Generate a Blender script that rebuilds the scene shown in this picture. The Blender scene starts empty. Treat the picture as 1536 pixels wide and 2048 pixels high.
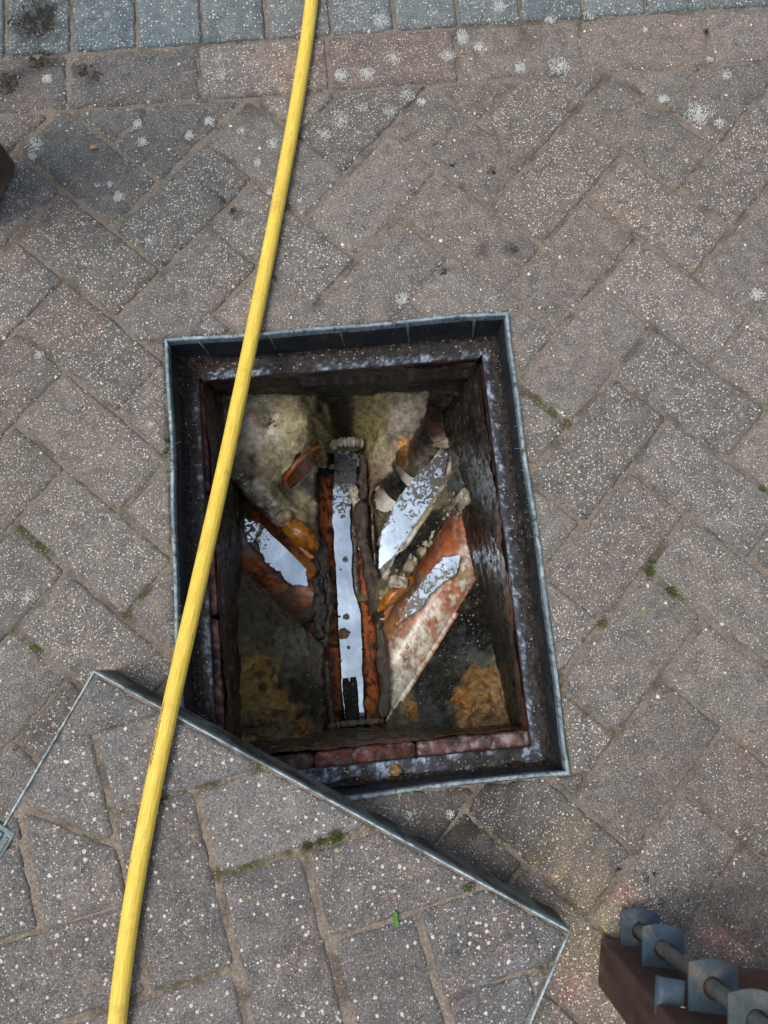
import bpy, bmesh, math, random
import numpy as np
from mathutils import Vector, Matrix, noise, geometry

random.seed(7)
SC = bpy.context.scene
COL = SC.collection

# ------------------------------------------------------------------ camera
# pose recovered from the paving bond and the 500 x 650 mm frame; metres, z up,
# origin in the middle of the frame at paving level
FPX, CX, CY = 1539.0, 768.0, 1024.0
R = np.array([[0.99556592, -0.09212362, 0.01901958],
              [-0.08645356, -0.97577853, -0.20095284],
              [0.0370714, 0.19841749, -0.97941626]])
CAM = np.array([0.00194497, -0.16807476, 1.04621952])
TV = -R @ CAM
cd = bpy.data.cameras.new('camera')
cam = bpy.data.objects.new('camera', cd)
COL.objects.link(cam)
rot = np.stack([R[0], -R[1], -R[2]], 1)
m4 = np.eye(4); m4[:3, :3] = rot; m4[:3, 3] = CAM
cam.matrix_world = Matrix(m4.tolist())
cd.sensor_fit = 'VERTICAL'; cd.sensor_height = 36.0; cd.sensor_width = 27.0
cd.lens = FPX / 2048 * 36
cd.clip_start = 0.01; cd.clip_end = 500
cd.dof.use_dof = True; cd.dof.focus_distance = 1.06; cd.dof.aperture_fstop = 11
SC.camera = cam

# ------------------------------------------------------------------ light
SUN_EL, SUN_AZ = math.radians(69), math.radians(-98)
w = bpy.data.worlds.new('World'); SC.world = w; w.use_nodes = True
nt = w.node_tree; nt.nodes.clear()
sky = nt.nodes.new('ShaderNodeTexSky'); sky.sky_type = 'NISHITA'; sky.sun_disc = False
sky.sun_elevation = SUN_EL; sky.sun_rotation = SUN_AZ
sky.air_density = 1.0; sky.dust_density = 3.0; sky.ozone_density = 1.0
hs = nt.nodes.new('ShaderNodeHueSaturation'); hs.inputs['Saturation'].default_value = 0.60
bg = nt.nodes.new('ShaderNodeBackground'); bg.inputs['Strength'].default_value = 0.13
wo = nt.nodes.new('ShaderNodeOutputWorld')
nt.links.new(sky.outputs[0], hs.inputs['Color']); nt.links.new(hs.outputs[0], bg.inputs[0])
nt.links.new(bg.outputs[0], wo.inputs[0])
sd = bpy.data.lights.new('sun', 'SUN'); sd.energy = 1.4; sd.angle = math.radians(22); sd.color = (1.0, 0.95, 0.88)
sun = bpy.data.objects.new('sun', sd); COL.objects.link(sun)
sdir = Vector((math.sin(SUN_AZ) * math.cos(SUN_EL), math.cos(SUN_AZ) * math.cos(SUN_EL), math.sin(SUN_EL)))
sun.rotation_euler = sdir.to_track_quat('Z', 'Y').to_euler()
SC.view_settings.view_transform = 'Standard'; SC.view_settings.look = 'None'
SC.view_settings.gamma = 1; SC.view_settings.use_curve_mapping = False
SC.view_settings.exposure = 0.52
SC.cycles.max_bounces = 8; SC.cycles.diffuse_bounces = 4; SC.cycles.glossy_bounces = 4
SC.cycles.use_denoising = True; SC.cycles.denoiser = 'OPENIMAGEDENOISE'; SC.cycles.denoising_input_passes = 'RGB_ALBEDO_NORMAL'; SC.cycles.denoising_prefilter = 'ACCURATE'

# ------------------------------------------------------------------ helpers
def back(px, py, z=0.0):
    d = R.T @ np.array([(px - CX) / FPX, (py - CY) / FPX, 1.0])
    return CAM + (z - CAM[2]) / d[2] * d
def b2(px, py, z=0.0):
    p = back(px, py, z); return (p[0], p[1])
def fbm(x, y, z=0.0, o=4):
    return noise.fractal(Vector((x, y, z)), 1.0, 2.0, o)
def nz(x, y, z=0.0):
    return noise.noise(Vector((x, y, z)))
def sstep(a, b, x):
    t = min(1.0, max(0.0, (x - a) / (b - a))); return t * t * (3 - 2 * t)
def mix(a, b, t):
    return tuple(a[i] + (b[i] - a[i]) * t for i in range(3))

def tag(o, label=None, cat=None, group=None, kind=None):
    if label: o['label'] = label
    if cat: o['category'] = cat
    if group: o['group'] = group
    if kind: o['kind'] = kind
    return o
def empty(name, loc=(0, 0, 0)):
    o = bpy.data.objects.new(name, None); o.location = loc; o.empty_display_size = 0.05
    COL.objects.link(o); return o
def obj(name, verts, faces, mat=None, parent=None, cols=None, smooth=True, attr='col', uvs=None):
    me = bpy.data.meshes.new(name)
    me.from_pydata([tuple(map(float, v)) for v in verts], [], [tuple(map(int, f)) for f in faces])
    if cols is not None:
        a = me.attributes.new(attr, 'FLOAT_COLOR', 'POINT')
        arr = np.ones((len(verts), 4), np.float32); c = np.array(cols, np.float32)
        arr[:, :c.shape[1]] = c
        a.data.foreach_set('color', arr.ravel())
    if uvs is not None:
        a = me.attributes.new('track', 'FLOAT_VECTOR', 'POINT')
        a.data.foreach_set('vector', np.array(uvs, np.float32).ravel())
    if smooth: me.shade_smooth()
    me.validate(); me.update()
    if mat: me.materials.append(mat)
    o = bpy.data.objects.new(name, me); COL.objects.link(o)
    if parent is not None:
        o.parent = parent
        o.matrix_parent_inverse = Matrix.Translation(parent.location).inverted()
    return o
class MB:
    def __init__(s): s.v = []; s.f = []; s.c = []
    def add(s, v, f, c=None):
        n = len(s.v); s.v += [tuple(x) for x in v]; s.f += [tuple(i + n for i in q) for q in f]
        s.c += (c if isinstance(c, list) else [c or (1, 1, 1, 1)] * len(v))
    def build(s, name, mat, parent=None, smooth=False):
        return obj(name, s.v, s.f, mat, parent, s.c, smooth)
def box_vf(x0, x1, y0, y1, z0, z1):
    v = [(x0, y0, z0), (x1, y0, z0), (x1, y1, z0), (x0, y1, z0), (x0, y0, z1), (x1, y0, z1), (x1, y1, z1), (x0, y1, z1)]
    f = [(3, 2, 1, 0), (4, 5, 6, 7), (0, 1, 5, 4), (1, 2, 6, 5), (2, 3, 7, 6), (3, 0, 4, 7)]
    return v, f
def bevel(o, w=0.002, seg=2):
    m = o.modifiers.new('bevel', 'BEVEL'); m.width = w; m.segments = seg; m.limit_method = 'ANGLE'
    return o

# ------------------------------------------------------------------ materials
class NT:
    def __init__(s, name):
        s.m = bpy.data.materials.new(name); s.m.use_nodes = True
        s.t = s.m.node_tree; s.t.nodes.clear()
        s.out = s.n('ShaderNodeOutputMaterial'); s.p = s.n('ShaderNodeBsdfPrincipled')
        s.l(s.p.outputs[0], s.out.inputs[0])
    def n(s, ty, **k):
        x = s.t.nodes.new(ty)
        for a, b in k.items(): setattr(x, a, b)
        return x
    def l(s, a, b): s.t.links.new(a, b)
    def put(s, sock, v):
        if hasattr(v, 'links') or isinstance(v, bpy.types.NodeSocket): s.l(v, sock)
        elif isinstance(v, (tuple, list)) and len(v) == 3 and sock.type == 'RGBA': sock.default_value = (*v, 1)
        else: sock.default_value = v
    def pos(s): return s.n('ShaderNodeNewGeometry').outputs['Position']
    def noise(s, vec, scale, detail=3, rough=.55, out=0):
        x = s.n('ShaderNodeTexNoise'); s.l(vec, x.inputs['Vector'])
        x.inputs['Scale'].default_value = scale; x.inputs['Detail'].default_value = detail; x.inputs['Roughness'].default_value = rough
        return x.outputs[out]
    def vor(s, vec, scale, rnd=1.0):
        x = s.n('ShaderNodeTexVoronoi'); s.l(vec, x.inputs['Vector']); x.inputs['Scale'].default_value = scale
        x.inputs['Randomness'].default_value = rnd
        return x.outputs['Distance'], x.outputs['Color']
    def math(s, op, a, b=None, c=None, clamp=False):
        x = s.n('ShaderNodeMath', operation=op); x.use_clamp = clamp
        s.put(x.inputs[0], a)
        if b is not None: s.put(x.inputs[1], b)
        if c is not None: s.put(x.inputs[2], c)
        return x.outputs[0]
    def ramp(s, v, a, b, lo=0.0, hi=1.0):
        x = s.n('ShaderNodeMapRange'); s.put(x.inputs[0], v)
        for i, q in enumerate((a, b, lo, hi)): s.put(x.inputs[i + 1], q)
        return x.outputs[0]
    def mixc(s, f, a, b, mode='MIX'):
        x = s.n('ShaderNodeMix', data_type='RGBA', blend_type=mode)
        s.put(x.inputs[0], f); s.put(x.inputs[6], a); s.put(x.inputs[7], b)
        return x.outputs[2]
    def cramp(s, v, stops, interp='LINEAR'):
        x = s.n('ShaderNodeValToRGB'); s.put(x.inputs[0], v); r = x.color_ramp; r.interpolation = interp
        while len(r.elements) < len(stops): r.elements.new(0.5)
        for e, (p, c) in zip(r.elements, stops): e.position = p; e.color = (*c, 1)
        return x.outputs[0]
    def attr(s, name, out='Color'):
        x = s.n('ShaderNodeAttribute', attribute_name=name); return x.outputs[out]
    def sep(s, c):
        x = s.n('ShaderNodeSeparateColor'); s.l(c, x.inputs[0]); return x.outputs
    def bump(s, h, strength=0.5, dist=0.001, normal=None):
        x = s.n('ShaderNodeBump'); s.l(h, x.inputs['Height']); x.inputs['Strength'].default_value = strength
        x.inputs['Distance'].default_value = dist
        if normal is not None: s.l(normal, x.inputs['Normal'])
        return x.outputs[0]
    def set(s, **k):
        names = dict(col='Base Color', rough='Roughness', metal='Metallic', spec='Specular IOR Level', ior='IOR', normal='Normal',
                     coat='Coat Weight', coatr='Coat Roughness', trans='Transmission Weight', sheen='Sheen Weight')
        for a, b in k.items(): s.put(s.p.inputs[names[a]], b)
        return s.m

def paver_mat(name, grey, pink, pinkness=0.5, chips=1.0, big=0.72, dens=0.0):
    t = NT(name); P = t.pos()
    oi = t.n('ShaderNodeObjectInfo').outputs['Random']
    warp = t.n('ShaderNodeVectorMath', operation='MULTIPLY_ADD')
    t.l(t.noise(P, 300, 2, out=1), warp.inputs[0]); warp.inputs[1].default_value = (.0035,) * 3; t.l(P, warp.inputs[2])
    W = warp.outputs[0]
    big_n = t.noise(P, 9, 4, .6); mid_n = t.noise(P, 42, 4, .65); fine = t.noise(P, 420, 3, .7); grain = t.noise(P, 1100, 2, .7)
    pk = t.math('MULTIPLY', t.ramp(t.math('ADD', t.math('MULTIPLY', big_n, .55), t.math('MULTIPLY', mid_n, .45)), .44, .64), pinkness)
    pk = t.math('ADD', pk, t.ramp(t.math('FRACT', t.math('MULTIPLY', oi, 7.31)), 0, 1, -.12, .12), clamp=True)
    c = t.mixc(pk, grey, pink)
    c = t.mixc(1.0, c, t.cramp(mid_n, [(.22, (.60, .60, .62)), (.5, (1, 1, 1)), (.80, (1.32, 1.28, 1.22))]), 'MULTIPLY')
    gr = t.math('MULTIPLY', t.ramp(grain, .28, .72, .35, 1.65), t.ramp(fine, .3, .7, .38, 1.62))
    cg = t.n('ShaderNodeCombineColor'); [t.l(gr, cg.inputs[i]) for i in range(3)]
    c = t.mixc(1.0, c, cg.outputs[0], 'MULTIPLY')
    val = t.ramp(oi, 0, 1, .84, 1.13)
    cg = t.n('ShaderNodeCombineColor'); [t.l(val, cg.inputs[i]) for i in range(3)]
    c = t.mixc(1.0, c, cg.outputs[0], 'MULTIPLY')
    ch_ = t.math('MULTIPLY', t.math('GREATER_THAN', t.math('FRACT', t.math('MULTIPLY', oi, 13.7)), .72), .55)
    c = t.mixc(ch_, c, t.mixc(1.0, c, (.80, .86, .90), 'MULTIPLY'))
    # exposed aggregate in three sizes
    stops = [(0, (.60, .58, .53)), (.30, (.66, .60, .46)), (.52, (.42, .30, .13)), (.60, (.55, .53, .50)), (.78, (.20, .24, .26)), (.88, (.36, .17, .10)), (.93, (.7, .68, .62))]
    hsum = None
    for sc, thr, pick, soft in ((340, .46, .30 - dens, .16), (185, .36, .52 - dens, .08), (96, .27, big, .03)):
        d, vc = t.vor(W, sc); ch = t.sep(vc)
        mk = t.math('MULTIPLY', t.ramp(d, t.math('MULTIPLY', ch[2], thr), t.math('MULTIPLY', ch[2], thr - soft), 0, 1),
                    t.math('GREATER_THAN', ch[0], pick))
        mk = t.math('MULTIPLY', mk, chips, clamp=True)
        c = t.mixc(mk, c, t.cramp(ch[1], stops, 'CONSTANT'))
        hsum = mk if hsum is None else t.math('MAXIMUM', hsum, mk)
    tint = t.attr('col')
    c = t.mixc(1.0, c, tint, 'MULTIPLY')
    h = t.math('ADD', t.math('MULTIPLY', fine, .6), t.math('ADD', t.math('MULTIPLY', grain, .5), t.math('MULTIPLY', hsum, .25)))
    return t.set(col=c, rough=.86, spec=.3, normal=t.bump(h, .75, .0012))

def attr_mat(name, ns=120, amp=(.55, 1.45), rough=(.25, .6), bump=.5, bdist=.0015, spec=.5, specks=0.0, speck_c=(.4, .38, .3), fine=700, fa=.3, fb=.45):
    """colour from the point attribute 'col' (alpha = dryness), broken up by grain"""
    t = NT(name); P = t.pos(); c = t.attr('col'); al = t.attr('col', 'Alpha')
    a = t.noise(P, ns, 5, .65); b = t.noise(P, fine, 3, .7)
    g = t.math('MULTIPLY', t.ramp(a, .28, .72, amp[0], amp[1]), t.ramp(b, .3, .7, 1 - fa, 1 + fa))
    cg = t.n('ShaderNodeCombineColor'); [t.l(g, cg.inputs[i]) for i in range(3)]
    c = t.mixc(1.0, c, cg.outputs[0], 'MULTIPLY')
    if specks:
        d, vc = t.vor(P, 300); ch = t.sep(vc)
        mk = t.math('MULTIPLY', t.ramp(d, t.math('MULTIPLY', ch[2], .32), t.math('MULTIPLY', ch[2], .2)), t.math('GREATER_THAN', ch[0], 1 - specks))
        c = t.mixc(mk, c, speck_c)
    r = t.math('MULTIPLY', t.ramp(t.noise(P, 60, 4, .6), .35, .65, rough[0], rough[1]), al)
    h = t.math('ADD', t.math('MULTIPLY', a, .8), t.math('MULTIPLY', b, fb))
    return t.set(col=c, rough=r, spec=spec, normal=t.bump(h, bump, bdist))

M = {}
M['paver'] = paver_mat('concrete_paver', (.140, .131, .118), (.196, .154, .133), .45)
M['paver_blue'] = paver_mat('blue_grey_paver', (.118, .142, .146), (.15, .165, .165), .5)
M['paver_red'] = paver_mat('red_paver', (.142, .129, .116), (.205, .150, .128), .55)
M['paver_lid'] = paver_mat('cover_paver', (.142, .134, .126), (.185, .154, .138), .40, chips=.8, big=.64, dens=-.16)
M['sand'] = attr_mat('joint_sand', 260, (.6, 1.5), (.85, .95), .9, .003, .2, .35, (.45, .42, .36))
M['benching'] = attr_mat('wet_mortar', 75, (.40, 1.55), (.05, .22), 1.0, .0095, .26, .10, (.42, .40, .30), 430, .22, .16)
M['render'] = attr_mat('slimed_render', 70, (.4, 1.5), (.12, .35), 1.0, .006, .25, .16, (.34, .32, .24), 480, .25, .2)
M['glaze'] = attr_mat('glazed_clay', 80, (.6, 1.4), (.08, .26), .6, .0022, .5, .0, fa=.2, fb=.2)
M['frame'] = attr_mat('dirty_steel', 160, (.5, 1.5), (.4, .7), .7, .0018, .28, .10, (.30, .30, .31))
M['brick'] = attr_mat('old_red_brick', 110, (.35, 1.6), (.4, .8), 1.0, .006, .4, .22, (.45, .36, .32))
M['sludge'] = attr_mat('wet_sludge', 110, (.5, 1.5), (.07, .2), 1.0, .005, .5, fa=.25, fb=.2)
M['crust'] = attr_mat('crusted_debris', 230, (.5, 1.5), (.4, .8), .9, .003, .4, .2, (.5, .47, .4))
M['wood'] = attr_mat('brown_stained_timber', 60, (.75, 1.3), (.5, .8), .5, .001, .35, .03, (.3, .25, .2))
M['plain'] = attr_mat('weathered', 300, (.75, 1.25), (.5, .8), .3, .0006, .4)
M['plate'] = attr_mat('galvanised_plate', 70, (.7, 1.35), (.4, .65), .25, .0007, .35, .04, (.03, .03, .03))
def lichen_mat():
    t = NT('lichen'); P = t.pos()
    return t.set(col=t.mixc(t.noise(P, 400, 3), (.34, .36, .35), (.66, .69, .68)), rough=.95, spec=.1, normal=t.bump(t.noise(P, 1500, 2), .8, .001))
M['lichen'] = lichen_mat()
def leafy(name, c, c2):
    t = NT(name); P = t.pos()
    return t.set(col=t.mixc(t.noise(P, 300, 3), c, c2), rough=.6, spec=.3)
M['moss'] = leafy('moss_green', (.055, .072, .018), (.090, .115, .026))
M['weed'] = leafy('seedling_green', (.045, .15, .018), (.08, .23, .03))
M['leaf'] = leafy('dry_leaf', (.36, .15, .08), (.45, .22, .10))
def water_mat():
    # drain water: bluish metallic colour put in to strengthen the sky reflection, scum dark
    t = NT('drain_water'); P = t.pos()
    h = t.math('ADD', t.math('MULTIPLY', t.noise(P, 28, 2), .8), t.math('MULTIPLY', t.noise(P, 130, 2), .16))
    e = t.sep(t.attr('col'))[0]
    wn = t.n('ShaderNodeTexNoise'); t.l(P, wn.inputs['Vector']); wn.inputs['Scale'].default_value = 70; wn.inputs['Detail'].default_value = 3; wn.inputs['Distortion'].default_value = 1.6
    sn = t.math('ADD', t.math('MULTIPLY', wn.outputs[0], .7), t.math('MULTIPLY', t.noise(P, 260, 3, .7), .3))
    thr = t.ramp(e, 0, 1, .68, .36)
    scum = t.ramp(sn, thr, t.math('ADD', thr, .03))
    return t.set(col=t.mixc(scum, t.mixc(t.ramp(t.noise(P, 16, 3, .6), .36, .62), (.23, .30, .375), (.37, .465, .57)), (.030, .025, .018)), metal=t.math('SUBTRACT', .9, scum, clamp=True), rough=t.ramp(scum, 0, 1, .03, .35),
                 normal=t.bump(h, .35, .0012))
M['water'] = water_mat()
def hose_mat():
    t = NT('yellow_hose'); tr = t.attr('track', 'Vector'); P = t.pos()
    s = t.n('ShaderNodeSeparateXYZ'); t.l(tr, s.inputs[0])
    ang, ln = s.outputs[0], s.outputs[1]
    v = t.n('ShaderNodeCombineXYZ'); t.put(v.inputs[0], t.math('MULTIPLY', ang, 9.0)); t.put(v.inputs[1], t.math('MULTIPLY', ln, 14.0))
    streak = t.noise(v.outputs[0], 2.2, 4, .7)
    v2 = t.n('ShaderNodeCombineXYZ'); t.put(v2.inputs[0], t.math('MULTIPLY', ang, 5.0)); t.put(v2.inputs[1], t.math('MULTIPLY', ln, 240.0))
    grit = t.noise(v2.outputs[0], 3, 3, .7)
    c = t.mixc(t.ramp(streak, .38, .62), (.54, .34, .035), (.90, .70, .12))
    c = t.mixc(t.ramp(grit, .56, .72, 0, .75), c, (.28, .18, .045))
    c = t.mixc(t.ramp(t.noise(P, 25, 4, .7), .54, .70, 0, .6), c, (.46, .28, .07))
    c = t.mixc(t.ramp(t.noise(P, 60, 4, .75), .62, .72, 0, .6), c, (.22, .16, .07))
    # row of worn red-brown print on the left flank
    mk = t.math('MULTIPLY', t.math('MULTIPLY', t.ramp(ang, .50, .58), t.ramp(ang, 1.05, .97)),
                t.math('MULTIPLY', t.ramp(ln, 1.480, 1.486), t.ramp(ln, 1.560, 1.553)))
    v3 = t.n('ShaderNodeCombineXYZ'); t.put(v3.inputs[0], t.math('MULTIPLY', ang, 4)); t.put(v3.inputs[1], t.math('MULTIPLY', ln, 170.0))
    mk = t.math('MULTIPLY', mk, t.ramp(t.noise(v3.outputs[0], 2, 3, .7), .44, .52))
    c = t.mixc(mk, c, (.22, .045, .02))
    facet = t.math('SINE', t.math('MULTIPLY', ang, 12))
    return t.set(col=c, rough=.5, spec=.35, normal=t.bump(t.math('ADD', t.math('MULTIPLY', facet, .22), t.math('MULTIPLY', grit, .7)), .4, .0008))
M['hose'] = hose_mat()

# ------------------------------------------------------------------ paving stains (places on the paving where dirt, dust and bloom lie)
def spots(lst, z=0.0):
    out = []
    for px, py, r, c, s in lst:
        x, y = b2(px, py, z); q = b2(px + r, py, z); out.append((x, y, math.hypot(q[0] - x, q[1] - y), c, s))
    return out
DUST, PINK, DARK, BLOOM, COOL = (1.62, 1.42, 1.10), (1.42, 1.10, 1.02), (.24, .21, .18), (1.5, 1.55, 1.8), (.80, .88, .92)
PAVE_SPOTS = spots([
    (150, 250, 420, COOL, .75), (60, 420, 200, (.82, .82, .82), .5), (340, 560, 120, (.85, .84, .82), .5), (60, 900, 260, (.9, .88, .84), .5), (1100, 250, 420, (1.06, 1.02, .98), .6),
    (75, 42, 62, DARK, .95), (80, 125, 40, DARK, .8), (20, 165, 45, DARK, .7), (165, 140, 26, DARK, .8), (190, 155, 24, DARK, .6),
    (905, 327, 14, DARK, .9), (990, 342, 26, DARK, .65), (1020, 497, 24, DARK, .6), (965, 500, 18, DARK, .5), (888, 545, 14, DARK, .8),
    (445, 402, 11, DARK, .9), (466, 422, 10, DARK, .9), (1050, 75, 34, DARK, .5), (640, 115, 20, DARK, .3), (500, 215, 40, DARK, .5),
    (1120, 1690, 80, DUST, .9), (1160, 1790, 75, DUST, .9), (1085, 1640, 50, DUST, .6), (1190, 1880, 60, DUST, .8), (1150, 1960, 70, PINK, .8),
    (1230, 1782, 30, PINK, .7), (1270, 1790, 40, PINK, .6), (1470, 1890, 60, PINK, .9), (1420, 1860, 45, PINK, .7), (1380, 1960, 50, PINK, .6),
    (1500, 1500, 60, PINK, .4), (1425, 1940, 60, BLOOM, .5), (1180, 2000, 50, PINK, .7), (1230, 1970, 50, DUST, .6),
    (985, 1620, 90, DARK, .85), (1000, 1585, 60, DARK, .4), (850, 1620, 110, DARK, .5), (1020, 1735, 60, DARK, .55), (940, 1690, 60, DARK, .4), (985, 1622, 44, (2.2, 2.3, 2.7), .9),
    (770, 1628, 30, BLOOM, .5), (820, 1635, 20, BLOOM, .6), (1080, 1700, 30, DARK, .4),
    (1290, 1757, 16, DARK, .8), (1345, 1777, 13, DARK, .9), (1320, 1803, 13, DARK, .8), (1238, 1742, 8, DARK, .9), (1310, 1745, 12, DARK, .7), (1375, 1800, 8, DARK, .8), (1270, 1760, 10, DARK, .6),
    (1400, 1250, 200, (1.03, 1.0, .95), .5), (1350, 240, 60, (.75, .85, .85), .6), (300, 90, 90, COOL, .5), (620, 90, 120, PINK, .35), (840, 90, 90, PINK, .3),
    (140, 640, 90, PINK, .35), (180, 660, 60, (1.12, 1.02, .95), .5), (330, 745, 90, PINK, .2), (60, 230, 50, PINK, .4), (130, 430, 60, PINK, .3), (30, 500, 60, PINK, .4),
    (100, 1420, 120, (.85, .83, .8), .5), (1250, 420, 80, (1.1, 1.05, .95), .5)])
def pave_tint(x, y):
    c = (1.0, 1.0, 1.0)
    for sx, sy, r, tc, s in PAVE_SPOTS:
        d = math.hypot(x - sx, y - sy)
        if d < r * 1.5:
            d += r * .45 * (fbm(x * 60 + sx * 9, y * 60, 1.3, 3))
            c = mix(c, (c[0] * tc[0], c[1] * tc[1], c[2] * tc[2]), s * sstep(r * 1.12, r * .35, d))
    return (*c, 1)
def segs(lst, z=0.0):
    return [(b2(a, b, z), b2(c, d, z), w, s) for a, b, c, d, w, s in lst]
def seg_d(p, a, b):
    ax, ay = a; bx, by = b; dx, dy = bx - ax, by - ay
    t = max(0, min(1, ((p[0] - ax) * dx + (p[1] - ay) * dy) / (dx * dx + dy * dy + 1e-12)))
    return math.hypot(p[0] - ax - t * dx, p[1] - ay - t * dy)
MOSS_SEGS = segs([(1045, 780, 1138, 848, .010, 1), (30, 1045, 98, 1112, .010, 1), (28, 1262, 78, 1302, .010, 1), (252, 1226, 300, 1180, .010, .9),
                  (1138, 1205, 1206, 1245, .011, 1), (1112, 1350, 1140, 1530, .010, .9), (330, 690, 338, 900, .008, .8), (338, 900, 352, 1250, .007, .5),
                  (285, 668, 330, 674, .010, .8), (1295, 1140, 1320, 1105, .010, .9), (1330, 1170, 1380, 1215, .010, .7), (1280, 1400, 1310, 1375, .010, .6),
                  (1225, 1470, 1240, 1460, .014, .6), (1340, 390, 1420, 300, .008, .3), (1040, 820, 1062, 1100, .008, .5), (960, 1640, 1010, 1700, .01, .6),
                  (1010, 1700, 1060, 1760, .01, .5), (1235, 1430, 1150, 1340, .01, .4), (1140, 1150, 1105, 1150, .01, .4)])
SAND, MOSSC = (.185, .158, .130), (.062, .060, .022)
def sand_col(x, y, sg=MOSS_SEGS, base=SAND):
    n = fbm(x * 25, y * 25, 4.0, 3); c = mix(base, (.095, .080, .064), .8 * sstep(.05, .5, n))
    mo = 0
    for a, b, wd, s in sg:
        d = seg_d((x, y), a, b) + .004 * nz(x * 140, y * 140)
        mo = max(mo, s * sstep(wd * 1.2, wd * .4, d) * sstep(-.35, .15, fbm(x * 70, y * 70, 3, 3)))
    mo = max(mo, .5 * sstep(.22, .5, fbm(x * 9, y * 9, 9, 3)) * sstep(-.2, .3, fbm(x * 80, y * 80, 5, 2)))
    return (*mix(c, MOSSC, mo), 1)

# ------------------------------------------------------------------ paving
FX, FY = .2505, .3255            # half size of the frame
def ring_sheet(name, xs, ys, hx, hy, z, mat, cols=None, zf=None, parent=None):
    xs = sorted(set([round(float(q), 5) for q in xs] + [-hx, hx])); ys = sorted(set([round(float(q), 5) for q in ys] + [-hy, hy]))
    v = []; c = []
    for y in ys:
        for x in xs:
            v.append((x, y, z + (zf(x, y) if zf else 0)))
            if cols: c.append(cols(x, y))
    n = len(xs); f = []
    for j in range(len(ys) - 1):
        for i in range(n - 1):
            mx, my = (xs[i] + xs[i + 1]) / 2, (ys[j] + ys[j + 1]) / 2
            if abs(mx) < hx and abs(my) < hy: continue
            f.append((j * n + i, j * n + i + 1, (j + 1) * n + i + 1, (j + 1) * n + i))
    return obj(name, v, f, mat, parent, c if cols else [(.17, .145, .12, 1)] * len(v))
gx = list(np.linspace(-120, -1.3, 12)) + list(np.linspace(1.3, 120, 12))
tag(ring_sheet('ground', gx, gx, FX, FY, -.03, M['sand']), kind='structure')
pavement = ring_sheet('pavement', np.arange(-1.25, 1.2501, .0125 / 2), np.arange(-1.25, 1.35, .0125 / 2), FX, FY, -.0034, M['sand'],
                      cols=sand_col, zf=lambda x, y: .0026 * fbm(x * 45, y * 45, 2, 3))
tag(pavement, kind='structure')

def clip_half(poly, a, b, c):
    """keep a*x+b*y<=c"""
    out = []
    for i in range(len(poly)):
        p, q = poly[i], poly[(i + 1) % len(poly)]
        dp, dq = a * p[0] + b * p[1] - c, a * q[0] + b * q[1] - c
        if dp <= 0: out.append(p)
        if dp * dq < 0:
            t = dp / (dp - dq); out.append((p[0] + t * (q[0] - p[0]), p[1] + t * (q[1] - p[1])))
    return out
def area(p):
    return .5 * sum(p[i][0] * p[(i + 1) % len(p)][1] - p[(i + 1) % len(p)][0] * p[i][1] for i in range(len(p)))
def offset(poly, d):
    n = len(poly); out = []
    for i in range(n):
        p0, p1, p2 = poly[i - 1], poly[i], poly[(i + 1) % n]
        e1 = (p1[0] - p0[0], p1[1] - p0[1]); e2 = (p2[0] - p1[0], p2[1] - p1[1])
        l1 = math.hypot(*e1) or 1e-9; l2 = math.hypot(*e2) or 1e-9
        n1 = (-e1[1] / l1, e1[0] / l1); n2 = (-e2[1] / l2, e2[0] / l2)
        k = 1 + n1[0] * n2[0] + n1[1] * n2[1]; k = max(k, .35)
        out.append((p1[0] + (n1[0] + n2[0]) / k * d, p1[1] + (n1[1] + n2[1]) / k * d))
    return out
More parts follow.
